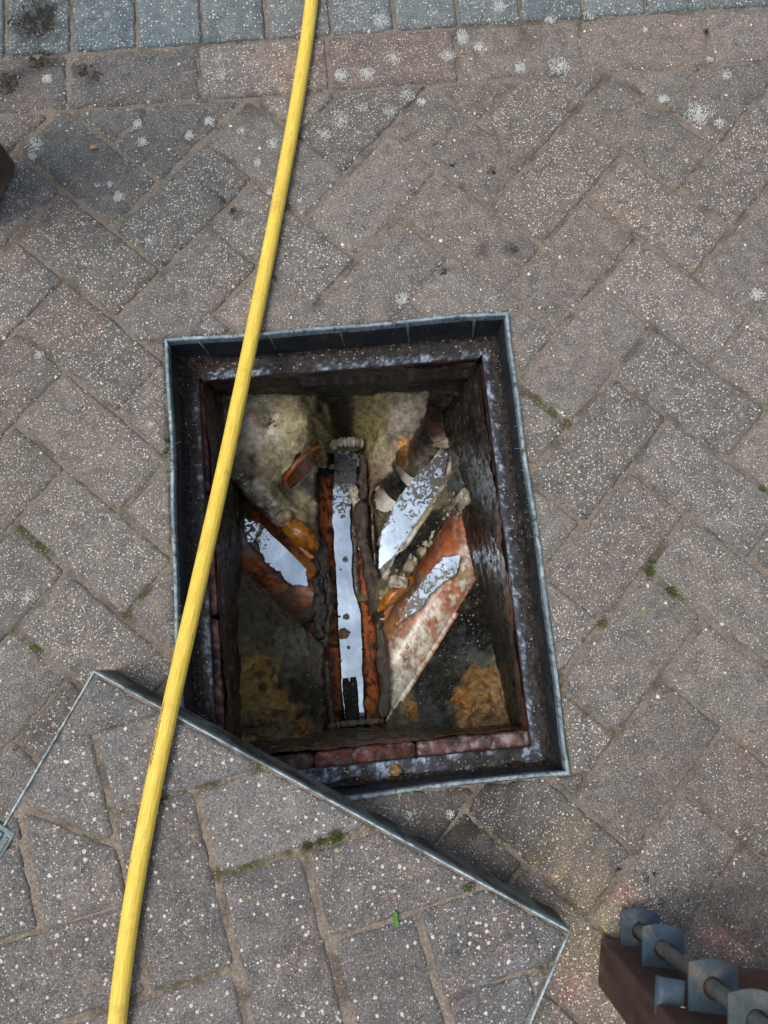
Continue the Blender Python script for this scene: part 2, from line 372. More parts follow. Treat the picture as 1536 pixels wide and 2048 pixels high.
def slab(name, poly, ztop, depth, mat, parent, colf, chamfer=.005, drop=.0052, jit=.0010, step=.007, grid=.010, tilt=.0, und=.0005, smooth=True):
    """one cut stone: worn arris, slightly uneven top, real sides"""
    if area(poly) < 0: poly = poly[::-1]
    # drop near-duplicate corners
    pl = [p for i, p in enumerate(poly) if math.hypot(p[0] - poly[i - 1][0], p[1] - poly[i - 1][1]) > .002]
    if len(pl) < 3 or area(pl) < 2.5e-4: return None
    per = sum(math.hypot(pl[i][0] - pl[i - 1][0], pl[i][1] - pl[i - 1][1]) for i in range(len(pl)))
    inr = 2 * area(pl) / per
    ch = min(chamfer, inr * .4)
    pts = []; crs = []
    for i in range(len(pl)):
        a_, b_, c_ = pl[i - 1], pl[i], pl[(i + 1) % len(pl)]
        v1 = (a_[0] - b_[0], a_[1] - b_[1]); v2 = (c_[0] - b_[0], c_[1] - b_[1])
        th = math.acos(max(-1, min(1, (v1[0] * v2[0] + v1[1] * v2[1]) / (math.hypot(*v1) * math.hypot(*v2)))))
        crs.append(max(.0012, 1.2 * ch * math.tan((math.pi - th) / 4) / max(.15, math.sin(th / 2))))
    for i in range(len(pl)):
        p, q = pl[i], pl[(i + 1) % len(pl)]; L = math.hypot(q[0] - p[0], q[1] - p[1])
        cr = min(crs[i], L * .45); cr2 = min(crs[(i + 1) % len(pl)], L * .45)
        k = max(1, int(L / step))
        ts = [cr / L] + [j / k for j in range(1, k) if cr / L + .2 / k < j / k < 1 - cr2 / L - .2 / k] + [1 - cr2 / L]
        for t in ts: pts.append((p[0] + (q[0] - p[0]) * t, p[1] + (q[1] - p[1]) * t))
    sd_ = random.random() * 50
    jt = [jit * (1.4 * nz(p[0] * 45, p[1] * 45, sd_) + .8 * nz(p[0] * 190, p[1] * 190, sd_)) for p in pts]
    def ring(d):
        o = offset(pts, d); cen = (sum(p[0] for p in pts) / len(pts), sum(p[1] for p in pts) / len(pts))
        r = []
        for (p, j) in zip(o, jt):
            dx, dy = cen[0] - p[0], cen[1] - p[1]; l = math.hypot(dx, dy) or 1
            r.append((p[0] + dx / l * j, p[1] + dy / l * j))
        return r
    tx, ty = random.uniform(-tilt, tilt), random.uniform(-tilt, tilt)
    cx, cy = sum(p[0] for p in pl) / len(pl), sum(p[1] for p in pl) / len(pl)
    def zt(x, y): return ztop + (x - cx) * tx + (y - cy) * ty + und * fbm(x * 38, y * 38, sd_, 3)
    r0 = ring(0); r1 = ring(ch * .45); r2 = ring(ch); n = len(pts)
    v = [(x, y, ztop - depth) for x, y in r0] + [(x, y, zt(x, y) - drop * (.8 + .5 * nz(x * 70, y * 70, 3))) for x, y in r0] + \
        [(x, y, zt(x, y) - drop * .30) for x, y in r1] + [(x, y, zt(x, y)) for x, y in r2]
    f = []
    for k in range(3):
        for i in range(n):
            j = (i + 1) % n; f.append((k * n + i, k * n + j, (k + 1) * n + j, (k + 1) * n + i))
    # interior
    xs = [p[0] for p in r2]; ys = [p[1] for p in r2]
    inner = []
    if grid:
        gy = min(ys) + grid * .5
        while gy < max(ys):
            gx_ = min(xs) + grid * .5
            while gx_ < max(xs):
                q = (gx_ + random.uniform(-.2, .2) * grid, gy + random.uniform(-.2, .2) * grid)
                if all((r2[(i + 1) % n][0] - r2[i][0]) * (q[1] - r2[i][1]) - (r2[(i + 1) % n][1] - r2[i][1]) * (q[0] - r2[i][0]) > grid * .3 * math.hypot(r2[(i + 1) % n][0] - r2[i][0], r2[(i + 1) % n][1] - r2[i][1]) - 1e-9 for i in range(0, n)):
                    inner.append(q)
                gx_ += grid
            gy += grid
    vin = [Vector(p) for p in r2] + [Vector(p) for p in inner]
    ov, oe, of, *_ = geometry.delaunay_2d_cdt(vin, [], [list(range(n))], 1, 1e-6)
    base = len(v); idx = {}
    for i, q in enumerate(ov):
        hit = None
        if i < len(vin) and (q - vin[i]).length < 1e-7 and i < n: hit = 3 * n + i
        if hit is None:
            hit = len(v); v.append((q[0], q[1], zt(q[0], q[1])))
        idx[i] = hit
    for t in of: f.append(tuple(idx[i] for i in t))
    cols = [colf(p[0], p[1]) for p in v]
    return obj(name, v, f, mat, parent, cols, smooth)

U = .1013; CL = (1.76320646, -5.2679672); S2 = math.sqrt(.5)
def lat(i, j):
    a, b = (i - CL[0]) * U, (j - CL[1]) * U
    return ((a + b) * S2, (b - a) * S2)
MEAS = {}
for (px, py), (i, j) in [((983,411),(0,0)),((1146,231),(0,2)),((1244,308),(1,2)),((1081,490),(1,0)),((776,256),(-2,0)),((850,174),(-2,1)),((1059,321),(0,1)),((877,340),(-1,0)),((798,435),(-1,-1)),((1171,400),(1,1)),((1361,376),(2,2)),((1443,286),(2,3)),((1271,471),(2,1)),((1467,460),(3,2)),((1391,550),(3,1)),((1007,574),(1,-1)),((899,517),(0,-1)),((1202,573),(2,0)),((961,240),(-1,1)),((1334,218),(1,3)),((606,435),(-2,-2)),((412,276),(-4,-2)),((506,365),(-3,-2)),((426,456),(-3,-3)),((314,355),(-4,-3)),((235,456),(-4,-4)),((317,538),(-3,-4)),((123,378),(-5,-4)),((25,296),(-6,-4)),((312,205),(-5,-2)),((230,285),(-5,-3)),((1115,656),(2,-1)),((1305,656),(3,0)),((1237,748),(3,-1)),((1424,729),(4,0)),((1138,850),(3,-2)),((1340,836),(4,-1)),((1258,947),(4,-2)),((1164,1045),(4,-3)),((1461,916),(5,-1)),((1377,1033),(5,-2)),((1298,1132),(5,-3)),((1502,635),(4,1)),((1527,818),(5,0)),((1502,1111),(6,-2)),((1206,1240),(5,-4)),((1412,1247),(6,-3)),((1330,1362),(6,-4)),((1237,1470),(6,-5)),((1448,1456),(7,-4)),((1363,1585),(7,-5)),((1272,1707),(7,-6)),((1147,1599),(6,-6)),((33,658),(-4,-6)),((139,741),(-3,-6)),((223,821),(-2,-6)),((29,843),(-3,-7)),((130,940),(-2,-7)),((27,1045),(-2,-8)),((245,1021),(-1,-7)),((134,1146),(-1,-8)),((29,1263),(-1,-9)),((253,1226),(0,-8))]:
    x, y = b2(px, py); lx, ly = lat(i, j); MEAS[(i, j)] = (x - lx, y - ly)
ca, cb = np.array(b2(0, 228)), np.array(b2(1536, 120))        # lower joint of the stretcher course
cdv = (cb - ca) / np.linalg.norm(cb - ca); cn = np.array([-cdv[1], cdv[0]])
def course(s, h): return tuple(ca + cdv * s + cn * h)
cc = float(cn @ ca)
def place(poly, mat):
    poly = clip_half(poly, cn[0], cn[1], cc - .002)
    if len(poly) < 3 or abs(area(poly)) < 2.5e-4: return
    hx, hy = FX + .0015, FY + .0015
    parts = []
    if max(p[0] for p in poly) < -hx or min(p[0] for p in poly) > hx or max(p[1] for p in poly) < -hy or min(p[1] for p in poly) > hy:
        parts = [poly]
    else:
        parts.append(clip_half(poly, 0, -1, -hy)); parts.append(clip_half(poly, 0, 1, -hy))
        mid = clip_half(clip_half(poly, 0, 1, hy - .002), 0, -1, hy - .002)
        if len(mid) > 2:
            parts.append(clip_half(mid, 1, 0, -hx)); parts.append(clip_half(mid, -1, 0, -hx))
    for p in parts:
        if len(p) > 2:
            slab('paver', p, random.uniform(-.0006, .0008), .05, mat, pavement, pave_tint, tilt=.004, chamfer=random.uniform(.0045, .0075))
def herring(i, j, horiz):
    w_, h_ = (2, 1) if horiz else (1, 2)
    pts = [(i, j), (i + w_, j), (i + w_, j + h_), (i, j + h_)]
    mids = [(i + 1, j), (i + 1, j + 1)] if horiz else [(i, j + 1), (i + 1, j + 1)]
    rs = [MEAS[p] for p in pts + mids if p in MEAS]
    dx, dy = (sum(r[0] for r in rs) / len(rs) * .8, sum(r[1] for r in rs) / len(rs) * .8) if rs else (random.uniform(-.001, .001), random.uniform(-.001, .001))
    c = lat(i + w_ / 2, j + h_ / 2); a = random.gauss(0, .006) + (math.radians(-45))
    # axis i runs to (+,-), axis j to (+,+)
    hw, hh = (w_ * U - .0052) / 2, (h_ * U - .0052) / 2
    ca_, sa_ = math.cos(a), math.sin(a)
    return [(c[0] + dx + u * hw * ca_ - v * hh * sa_, c[1] + dy + u * hw * sa_ + v * hh * ca_) for u, v in ((-1, -1), (1, -1), (1, 1), (-1, 1))]
for i in range(-22, 24):
    for j in range(-24, 18):
        k = (i + j) % 4
        if k not in (0, 2): continue
        hz = (k == 2)
        c = lat(i + (1 if hz else .5), j + (.5 if hz else 1))
        if not (-.80 < c[0] < .84 and -.92 < c[1] < .95): continue
        place(herring(i, j, hz), M['paver'])
s0 = float(cdv @ (np.array(b2(137, 205)) - ca))
for k in range(-4, 9):
    a0 = s0 + k * .2035 + random.uniform(-.0015, .0015)
    slab('paver', [course(a0 + .003, .002), course(a0 + .2005, .002), course(a0 + .2005, .0985), course(a0 + .003, .0985)],
         random.uniform(-.001, .001), .05, M['paver_red'], pavement, pave_tint, tilt=.004, chamfer=.006)
s1 = float(cdv @ (np.array(b2(143, 97)) - ca))
for k in range(-9, 17):
    a0 = s1 + k * .1022 + random.uniform(-.001, .001)
    slab('paver', [course(a0 + .0025, .1035), course(a0 + .0995, .1035), course(a0 + .0995, .300), course(a0 + .0025, .300)],
         random.uniform(.0008, .0025), .05, M['paver_blue'], pavement, pave_tint, tilt=.003, chamfer=.005)

# ------------------------------------------------------------------ steel frame of the manhole
frame = tag(empty('manhole_frame', (0, 0, -.07)), 'blue-grey steel frame with muddy ledge let into the paving around the open hole', 'manhole frame')
def rim_wob(side, s):       # the lip is bent a little, most along the lower side
    if side == 0: return -.004 * math.sin(s * 7.5 + .6) + .0012 * math.sin(s * 24)
    return .0014 * math.sin(s * 11 + side * 2.1) + .0008 * math.sin(s * 31 + side)
SIDES = [((-FX, -FY), (1, 0), 2 * FX), ((FX, -FY), (0, 1), 2 * FY), ((FX, FY), (-1, 0), 2 * FX), ((-FX, FY), (0, -1), 2 * FY)]
LEDGE = [.026, .0255, .032, .0255]
ZL = -.070
def steel_col(x, y, k, lump):
    a = fbm(x * 30, y * 30, k * 3.1, 4); b = fbm(x * 110, y * 110, k, 3)
    return a, b
for k, (o0, d, L) in enumerate(SIDES):
    nrm = (-d[1], d[0])             # inwards
    n = int(L / .003)
    # profile: (inward offset, z, kind)
    led = LEDGE[k]
    prof = [(0, -.03), (-.0002, .0022), (.0008, .0030), (.0034, .0030), (.0044, .0020), (.0046, -.012), (.005, -.028), (.005, -.044), (.0055, -.060), (.006, ZL),
            *[(.0075 + (led - .0045) * q_ / 11, ZL + .0002) for q_ in range(12)], (.006 + led - .0005, ZL - .0008), (.006 + led, ZL - .004), (.006 + led, ZL - .016), (.0, ZL - .016)]
    groups = {'rim': (0, 5), 'side_wall': (5, 9), 'ledge': (9, 25)}
    for nm, (i0, i1) in groups.items():
        v, f, c = [], [], []
        m = i1 - i0 + 1
        for i in range(n + 1):
            s = L * i / n
            wob = rim_wob(k, s) * min(1, s / .05, (L - s) / .05)
            for q in range(i0, i1 + 1):
                off, z = prof[q]
                mi = off                      # mitre at the corners
                ss = max(mi, min(L - mi, s)) if i in (0, n) else max(mi, min(L - mi, s))
                oo = off + (wob if q <= 8 else wob * .15)
                x = o0[0] + d[0] * ss + nrm[0] * oo; y = o0[1] + d[1] * ss + nrm[1] * oo
                a = fbm(x * 28 + k, y * 28, z * 40 + 5, 4); b = .6 * fbm(x * 120, y * 120, z * 120, 3) + .6 * nz(x * 260, y * 260, z * 200)
                if nm == 'rim':
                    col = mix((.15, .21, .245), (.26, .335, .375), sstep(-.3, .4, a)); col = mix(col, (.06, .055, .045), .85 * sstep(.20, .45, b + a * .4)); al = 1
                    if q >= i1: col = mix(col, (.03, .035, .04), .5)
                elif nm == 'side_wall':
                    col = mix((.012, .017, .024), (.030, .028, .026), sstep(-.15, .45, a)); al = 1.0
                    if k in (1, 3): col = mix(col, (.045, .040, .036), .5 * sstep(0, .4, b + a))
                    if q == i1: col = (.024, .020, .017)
                else:
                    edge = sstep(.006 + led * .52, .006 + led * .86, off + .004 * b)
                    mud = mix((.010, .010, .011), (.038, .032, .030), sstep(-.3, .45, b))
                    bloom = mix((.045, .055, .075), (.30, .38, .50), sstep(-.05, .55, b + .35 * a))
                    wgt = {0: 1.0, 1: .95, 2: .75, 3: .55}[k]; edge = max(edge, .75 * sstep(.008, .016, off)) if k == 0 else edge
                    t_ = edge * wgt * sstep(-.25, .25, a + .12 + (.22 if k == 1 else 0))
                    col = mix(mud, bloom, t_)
                    if q >= 23: col = mix((.10, .05, .035), (.035, .028, .025), sstep(-.2, .3, a))
                    al = 1.0
                v.append((x, y, z + (.0006 * a if nm == 'ledge' else 0))); c.append((*col, al))
        for i in range(n):
            for q in range(m - 1):
                f.append((i * m + q, (i + 1) * m + q, (i + 1) * m + q + 1, i * m + q + 1))
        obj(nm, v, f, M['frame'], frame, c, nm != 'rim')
    # packed dirt in the angle of wall and ledge
    v, f, c = [], [], []
    m = 5
    for i in range(n + 1):
        s = .006 + (L - .012) * i / n
        end = min(s, L - s)
        size = .006 + .005 * (fbm(s * 26, k * 7.0, 1, 4) + .3) + (.016 * sstep(.09, .02, s if k in (3,) else (L - s) if k == 2 else 9) if k in (2, 3) else 0)
        size = max(.0015, size)
        for q in range(m):
            t = q / (m - 1)
            off = .0052 + size * 1.25 * t; zz = ZL - .0012 + size * (1 - t) ** 1.6 * (1.1 if k != 2 else .7) + .0022 * nz(s * 260, q * 3.7, k) * (1 - abs(2 * t - 1))
            off = min(off, end + .003 if end > .006 else off)
            x = o0[0] + d[0] * s + nrm[0] * off; y = o0[1] + d[1] * s + nrm[1] * off
            b = nz(x * 170, y * 170, 4)
            v.append((x, y, zz)); c.append((*mix((.011, .009, .008), (.042, .033, .026), sstep(-.4, .5, b)), 1.2))
    for i in range(n):
        for q in range(m - 1): f.append((i * m + q, (i + 1) * m + q, (i + 1) * m + q + 1, i * m + q + 1))
    obj('dirt', v, f, M['sand'], frame, c)
# upright ribs on the far wall
for px in (402, 540, 679, 812, 944):
    t_ = (px - 330) / 685; x = back(px, 672 - 46 * t_, -.02)[0]
    sk = .006
    vv = []
    for (zz, wd, dx) in ((-.002, .0028, 0), (-.030, .0022, sk * .4), (-.062, .0018, sk)):
        for sx in (-1, 1):
            vv += [(x + dx + sx * wd, FY - .0046, zz), (x + dx + sx * wd * .5, FY - .0066, zz)]
    ff = []
    for r in range(2):
        a = r * 4; b = a + 4
        ff += [(a, a + 1, b + 1, b), (a + 1, a + 3, b + 3, b + 1), (a + 3, a + 2, b + 2, b + 3)]
    obj('rib', vv, ff + [(0, 2, 3, 1)], M['frame'], frame, [(.075, .08, .08, 1.2)] * len(vv))

# ------------------------------------------------------------------ chamber
chamber = tag(empty('inspection_chamber', (0, 0, -.45)), 'wet brick and mortar inspection chamber with clay drain channels below the steel frame', 'inspection chamber')
ZR = -.42                                                  # rim of the main channel
CH = {                                                     # half-round channels: start xy, end xy, rim z at start/end, radius
    'main': ((-.0150, .270), (-.0345, -.300), -.418, -.424, .050),
    'll': ((-.245, .146), (-.040, -.088), -.358, -.402, .049),
    'ur': ((.222, .298), (-.010, .018), -.362, -.405, .050),
    'lr': ((.232, .086), (-.032, -.252), -.352, -.410, .050)}
def ch_coord(k, x, y):
    (ax, ay), (bx, by), z0, z1, r = CH[k]
    L = math.hypot(bx - ax, by - ay); ux, uy = (bx - ax) / L, (by - ay) / L
    t = (x - ax) * ux + (y - ay) * uy; d = -(x - ax) * uy + (y - ay) * ux
    return t, d, L, z0 + (z1 - z0) * t / L, r
CTRL = [(470, 820, -.240), (470, 950, -.275), (520, 815, -.232), (600, 822, -.240), (560, 880, -.248), (500, 900, -.248), (636, 848, -.262), (600, 925, -.285),
        (545, 970, -.300), (480, 952, -.285), (610, 985, -.385), (570, 992, -.350), (635, 1070, -.408), (610, 1030, -.385), (520, 1005, -.345), (585, 1045, -.370),
        (700, 803, -.262), (690, 830, -.325), (690, 858, -.395), (750, 806, -.262), (664, 866, -.372), (648, 876, -.300), (722, 872, -.395), (735, 842, -.330), (790, 825, -.262), (850, 808, -.252), (900, 802, -.246), (760, 872, -.300),
        (800, 890, -.296), (748, 935, -.345), (733, 1000, -.390), (835, 862, -.285), (865, 842, -.285), (935, 950, -.300), (930, 1000, -.300), (890, 1010, -.365), (820, 1085, -.392),
        (770, 1160, -.405), (850, 1103, -.352), (822, 1135, -.362), (795, 1168, -.378), (950, 1030, -.290), (965, 1070, -.285), (985, 1200, -.285), (1012, 1400, -.280), (1000, 1445, -.280), (930, 1250, -.378), (880, 1330, -.392), (820, 1415, -.398),
        (900, 1445, -.310), (960, 1380, -.300), (965, 1150, -.345), (480, 1200, -.280), (476, 1300, -.275), (478, 1400, -.270), (500, 1475, -.270), (495, 1152, -.352), (560, 1238, -.366), (620, 1292, -.388), (540, 1262, -.335), (640, 1350, -.385),
        (650, 1440, -.372), (600, 1462, -.295), (560, 1400, -.300), (520, 1300, -.298), (600, 1380, -.345), (768, 1250, -.395), (780, 1350, -.395), (785, 1430, -.372), (640, 1230, -.408), (648, 1150, -.408),
        (700, 1478, -.300), (850, 1472, -.290)]
cp = np.array([[*b2(a, b, z), z] for a, b, z in CTRL]); EPSR = .009
def phi(d): return np.sqrt(d * d + EPSR * EPSR)
PD = np.linalg.norm(cp[:, None, :2] - cp[None, :, :2], axis=2)
wts = np.linalg.solve(phi(PD) + np.eye(len(cp)) * 1e-4, cp[:, 2] - cp[:, 2].mean())
def hood(x, y):
    return float(phi(np.hypot(cp[:, 0] - x, cp[:, 1] - y)) @ wts + cp[:, 2].mean())
# the mouth of the upper left inlet pipe
UZ = -.342
ma, mb_ = back(568, 970, UZ), back(640, 898, UZ)
UC = (ma + mb_) / 2; UR_ = float(np.linalg.norm(ma - mb_)) / 2
ul = (mb_ - ma) / np.linalg.norm(mb_ - ma); ua = np.array([ul[1], -ul[0], 0.0])   # ua points out of the mouth
if ua[1] > 0: ua = -ua
GX0, GX1, GY0, GY1, GS = -.250, .262, -.315, .350, .0026
nx, ny = int((GX1 - GX0) / GS) + 1, int((GY1 - GY0) / GS) + 1
LUMPS = [(490, 965, 9, .008), (515, 985, 12, .010), (540, 1005, 13, .011), (560, 1028, 15, .013), (582, 1048, 14, .012), (500, 955, 10, .008), (530, 830, 9, .006), (545, 845, 7, .005), (510, 842, 7, .005),
         (880, 1040, 12, .007), (850, 1100, 13, .012), (822, 1130, 14, .012), (796, 1165, 14, .011), (775, 1190, 10, .008), (925, 1010, 24, .005), (960, 1390, 45, .006), (930, 1420, 30, .006), (530, 1440, 40, .006), (525, 1340, 22, .005), (800, 880, 22, .005)]
LW = [(*b2(a, b, -.32), r / 1539 * 1.37, h) for a, b, r, h in LUMPS]
SWELL = [(*b2(a, b, -.27), r / 1539 * 1.32, h) for a, b, r, h in ((600, 872, 62, .020), (520, 870, 55, .012), (545, 930, 45, .010), (842, 850, 50, .016), (775, 905, 36, .010), (600, 1010, 34, .010), (560, 1220, 70, .010), (520, 1400, 60, .008), (960, 1250, 50, -.012))]
def bench_z(x, y):
    z = hood(x, y)
    for lx, ly, r, h in LW:
        d = math.hypot(x - lx, y - ly)
        if d < r * 1.6:
            z += h * sstep(r * 1.4, 0, d) * (1 + 1.2 * nz(x * 190, y * 190, lx * 50))
    for lx, ly, r, h in SWELL:
        d = math.hypot(x - lx, y - ly)
        if d < r: z += h * (1 - (d / r) ** 2) ** 1.5
    z += .0030 * fbm(x * 26, y * 26, 3, 4) + .0013 * fbm(x * 130, y * 130, 7, 3)
    for k in CH:
        t, d, L, zc, r = ch_coord(k, x, y)
        Rr = r + .001 + (-.005 + .013 * fbm(t * 30, d * 8, 4, 4) if k == 'ur' and d < 0 else .005 * fbm(t * 34, d * 4 + r * 70, 2, 3) if k != 'lr' else .001)
        if 0 < t < L and abs(d) < Rr:
            z = min(z, zc - .001 - math.sqrt(max(0, Rr * Rr - d * d)))
    rel = np.array([x - UC[0], y - UC[1]]); along = rel @ ua[:2]; lat_ = rel @ ul[:2]
    if -.085 < along < -.0008 and abs(lat_) < UR_ + .013:
        top = UZ + math.sqrt(max(0, (UR_ + .014) ** 2 - lat_ ** 2)); k = sstep(-.085, -.055, along)
        z = max(z, z + (top - z) * k) if top > UZ else z; z += .006 * sstep(-.03, -.004, along) * sstep(UR_, 0, abs(lat_)) * fbm(x * 60, y * 60, 4, 3)
    elif -.0008 <= along < .045 and abs(lat_) < UR_ + .012:
        z = min(z, -.398 - .1 * along)
    return z
# colours of the benching: where each deposit lies
def hit(px, py, z=-.32):
    for _ in range(6):
        p = back(px, py, z); z = hood(p[0], p[1])
    return p[0], p[1]
OLIVE, GREYM, BLACK, OCHRE, TAN, PALE, SLATE, BROWN = (.125, .110, .062), (.26, .24, .19), (.007, .008, .008), (.25, .135, .035), (.40, .35, .22), (.56, .53, .44), (.030, .038, .040), (.10, .065, .030)
BSP = [(560, 880, 115, (.235, .205, .125), .95, .55), (500, 850, 58, (.20, .195, .175), .8, .35), (560, 860, 32, PALE, .4, .5), (600, 850, 60, (.26, .22, .12), .75, .9), (520, 835, 26, (.11, .09, .06), .7, .6), (590, 920, 50, (.27, .24, .155), .7, .9),
       (480, 950, 30, (.12, .10, .07), .7, .8), (620, 870, 14, (.13, .11, .06), .5, .9), (520, 985, 22, PALE, .7, .9), (555, 1020, 26, PALE, .75, .9), (585, 1048, 20, (.40, .37, .27), .7, .9), (470, 970, 16, BLACK, .7, .7),
       (590, 1010, 40, (.23, .205, .125), .9, .8), (615, 1050, 30, (.17, .15, .09), .7, .8), (640, 965, 26, BLACK, .9, .4), (615, 965, 20, SLATE, .8, .5), (700, 815, 80, (.20, .175, .07), .85, .8), (780, 820, 40, (.16, .14, .07), .7, .8), (690, 862, 34, BLACK, .85, .6),
       (830, 850, 62, (.135, .115, .09), .9, .45), (800, 830, 30, (.22, .20, .17), .5, .7), (880, 815, 40, (.09, .075, .05), .8, .6), (770, 920, 36, (.25, .21, .14), .9, .6), (808, 895, 17, (.45, .22, .07), .9, .35), (830, 878, 9, (.45, .22, .07), .8, .35),
       (740, 950, 26, (.10, .05, .03), .6, .5), (930, 960, 40, SLATE, .8, .6), (955, 1050, 75, BLACK, .95, .5), (930, 1005, 27, (.33, .30, .24), .85, .9), (895, 1030, 16, (.25, .22, .16), .7, .9), (870, 1060, 56, BLACK, .95, .5), (815, 1110, 34, BLACK, .9, .5), (900, 1040, 30, (.03, .026, .02), .8, .6),
       (848, 1105, 15, (.42, .36, .24), .8, .9), (822, 1132, 15, (.32, .27, .18), .8, .9), (795, 1165, 15, PALE, .85, .9), (770, 1190, 12, (.30, .24, .14), .6, .9), (780, 1140, 20, (.04, .035, .028), .7, .6),
       (930, 1250, 75, BLACK, .95, .45), (960, 1170, 45, BLACK, .9, .5), (870, 1370, 60, BLACK, .9, .45), (940, 1310, 50, SLATE, .8, .35), (975, 1260, 40, BLACK, .85, .5), (850, 1430, 50, SLATE, .85, .5), (885, 1300, 35, BLACK, .9, .5),
       (965, 1390, 46, (.22, .135, .045), .95, .25), (930, 1400, 20, OCHRE, .85, .25), (1000, 1340, 25, (.16, .11, .05), .7, .4), (940, 1440, 30, OCHRE, .6, .3), (990, 1430, 25, (.19, .13, .06), .7, .3), (822, 1415, 12, OCHRE, .95, .4), (826, 1432, 10, OCHRE, .8, .4), (800, 1425, 22, (.2, .17, .09), .6, .6),
       (480, 1150, 60, (.10, .09, .05), .7, .9), (540, 1230, 80, (.062, .058, .040), .8, .8), (600, 1310, 60, (.050, .050, .040), .8, .7), (520, 1340, 34, (.30, .19, .035), .8, .45), (540, 1360, 14, OCHRE, .4, .4), (580, 1290, 40, (.15, .14, .12), .5, .7), (615, 1400, 55, (.022, .027, .022), .9, .5),
       (520, 1430, 60, (.21, .135, .035), .85, .3), (560, 1455, 45, (.19, .13, .05), .8, .3), (500, 1390, 45, (.15, .11, .03), .7, .5), (525, 1375, 10, BLACK, .8, .5), (605, 1455, 16, OCHRE, .75, .35), (560, 1440, 16, SLATE, .6, .5), (480, 1300, 30, (.10, .08, .03), .7, .8),
       (640, 1250, 36, (.016, .013, .011), .95, .5), (642, 1180, 26, BLACK, .9, .6), (655, 1350, 18, (.07, .068, .055), .7, .7), (770, 1280, 22, (.06, .055, .042), .9, .7), (780, 1370, 26, (.075, .065, .045), .85, .7), (785, 1430, 24, (.05, .045, .03), .9, .7), (730, 1120, 18, (.05, .03, .02), .9, .6), (735, 1050, 16, (.04, .028, .02), .9, .6)]
BS = [(*hit(a, b), r / 1539 * 1.37, c, s, al) for a, b, r, c, s, al in BSP]
BG = 1.45
def bench_col(x, y, z):
    a = fbm(x * 16, y * 16, 11, 4); c = mix((.085, .075, .042), (.024, .023, .018), sstep(-.2, .35, a)); al = .85
    for sx, sy, r, tc, s, ra in BS:
        d = math.hypot(x - sx, y - sy)
        if d < r * 1.7:
            d += r * .55 * fbm(x * 48 + sx * 30, y * 48, 2, 4)
            k = s * sstep(r * 1.15, r * .55, d); c = mix(c, tc, k); al += (ra - al) * k
    b = fbm(x * 75, y * 75, 5, 3); k = sstep(.28, .55, b) * .4
    c = mix(c, (c[0] * .3, c[1] * .3, c[2] * .3), k); lo = sum(c) < .09; g = 1.0 if lo else BG
    return (c[0] * g, c[1] * g, c[2] * g, al)
xs = np.linspace(GX0, GX1, nx); ys = np.linspace(GY0, GY1, ny)
bv = [(x, y, bench_z(x, y)) for y in ys for x in xs]
def in_mouth(q):
    p = np.mean([bv[i] for i in q], axis=0); r_ = p - UC; al_ = r_ @ ua
    return -.012 < al_ < .008 and math.hypot(r_ @ ul, r_[2]) < UR_ + .001
bf = [(j * nx + i, j * nx + i + 1, (j + 1) * nx + i + 1, (j + 1) * nx + i) for j in range(ny - 1) for i in range(nx - 1)]
bf = [q for q in bf if not in_mouth(q)]
obj('benching', bv, bf, M['benching'], chamber, [bench_col(*p) for p in bv])

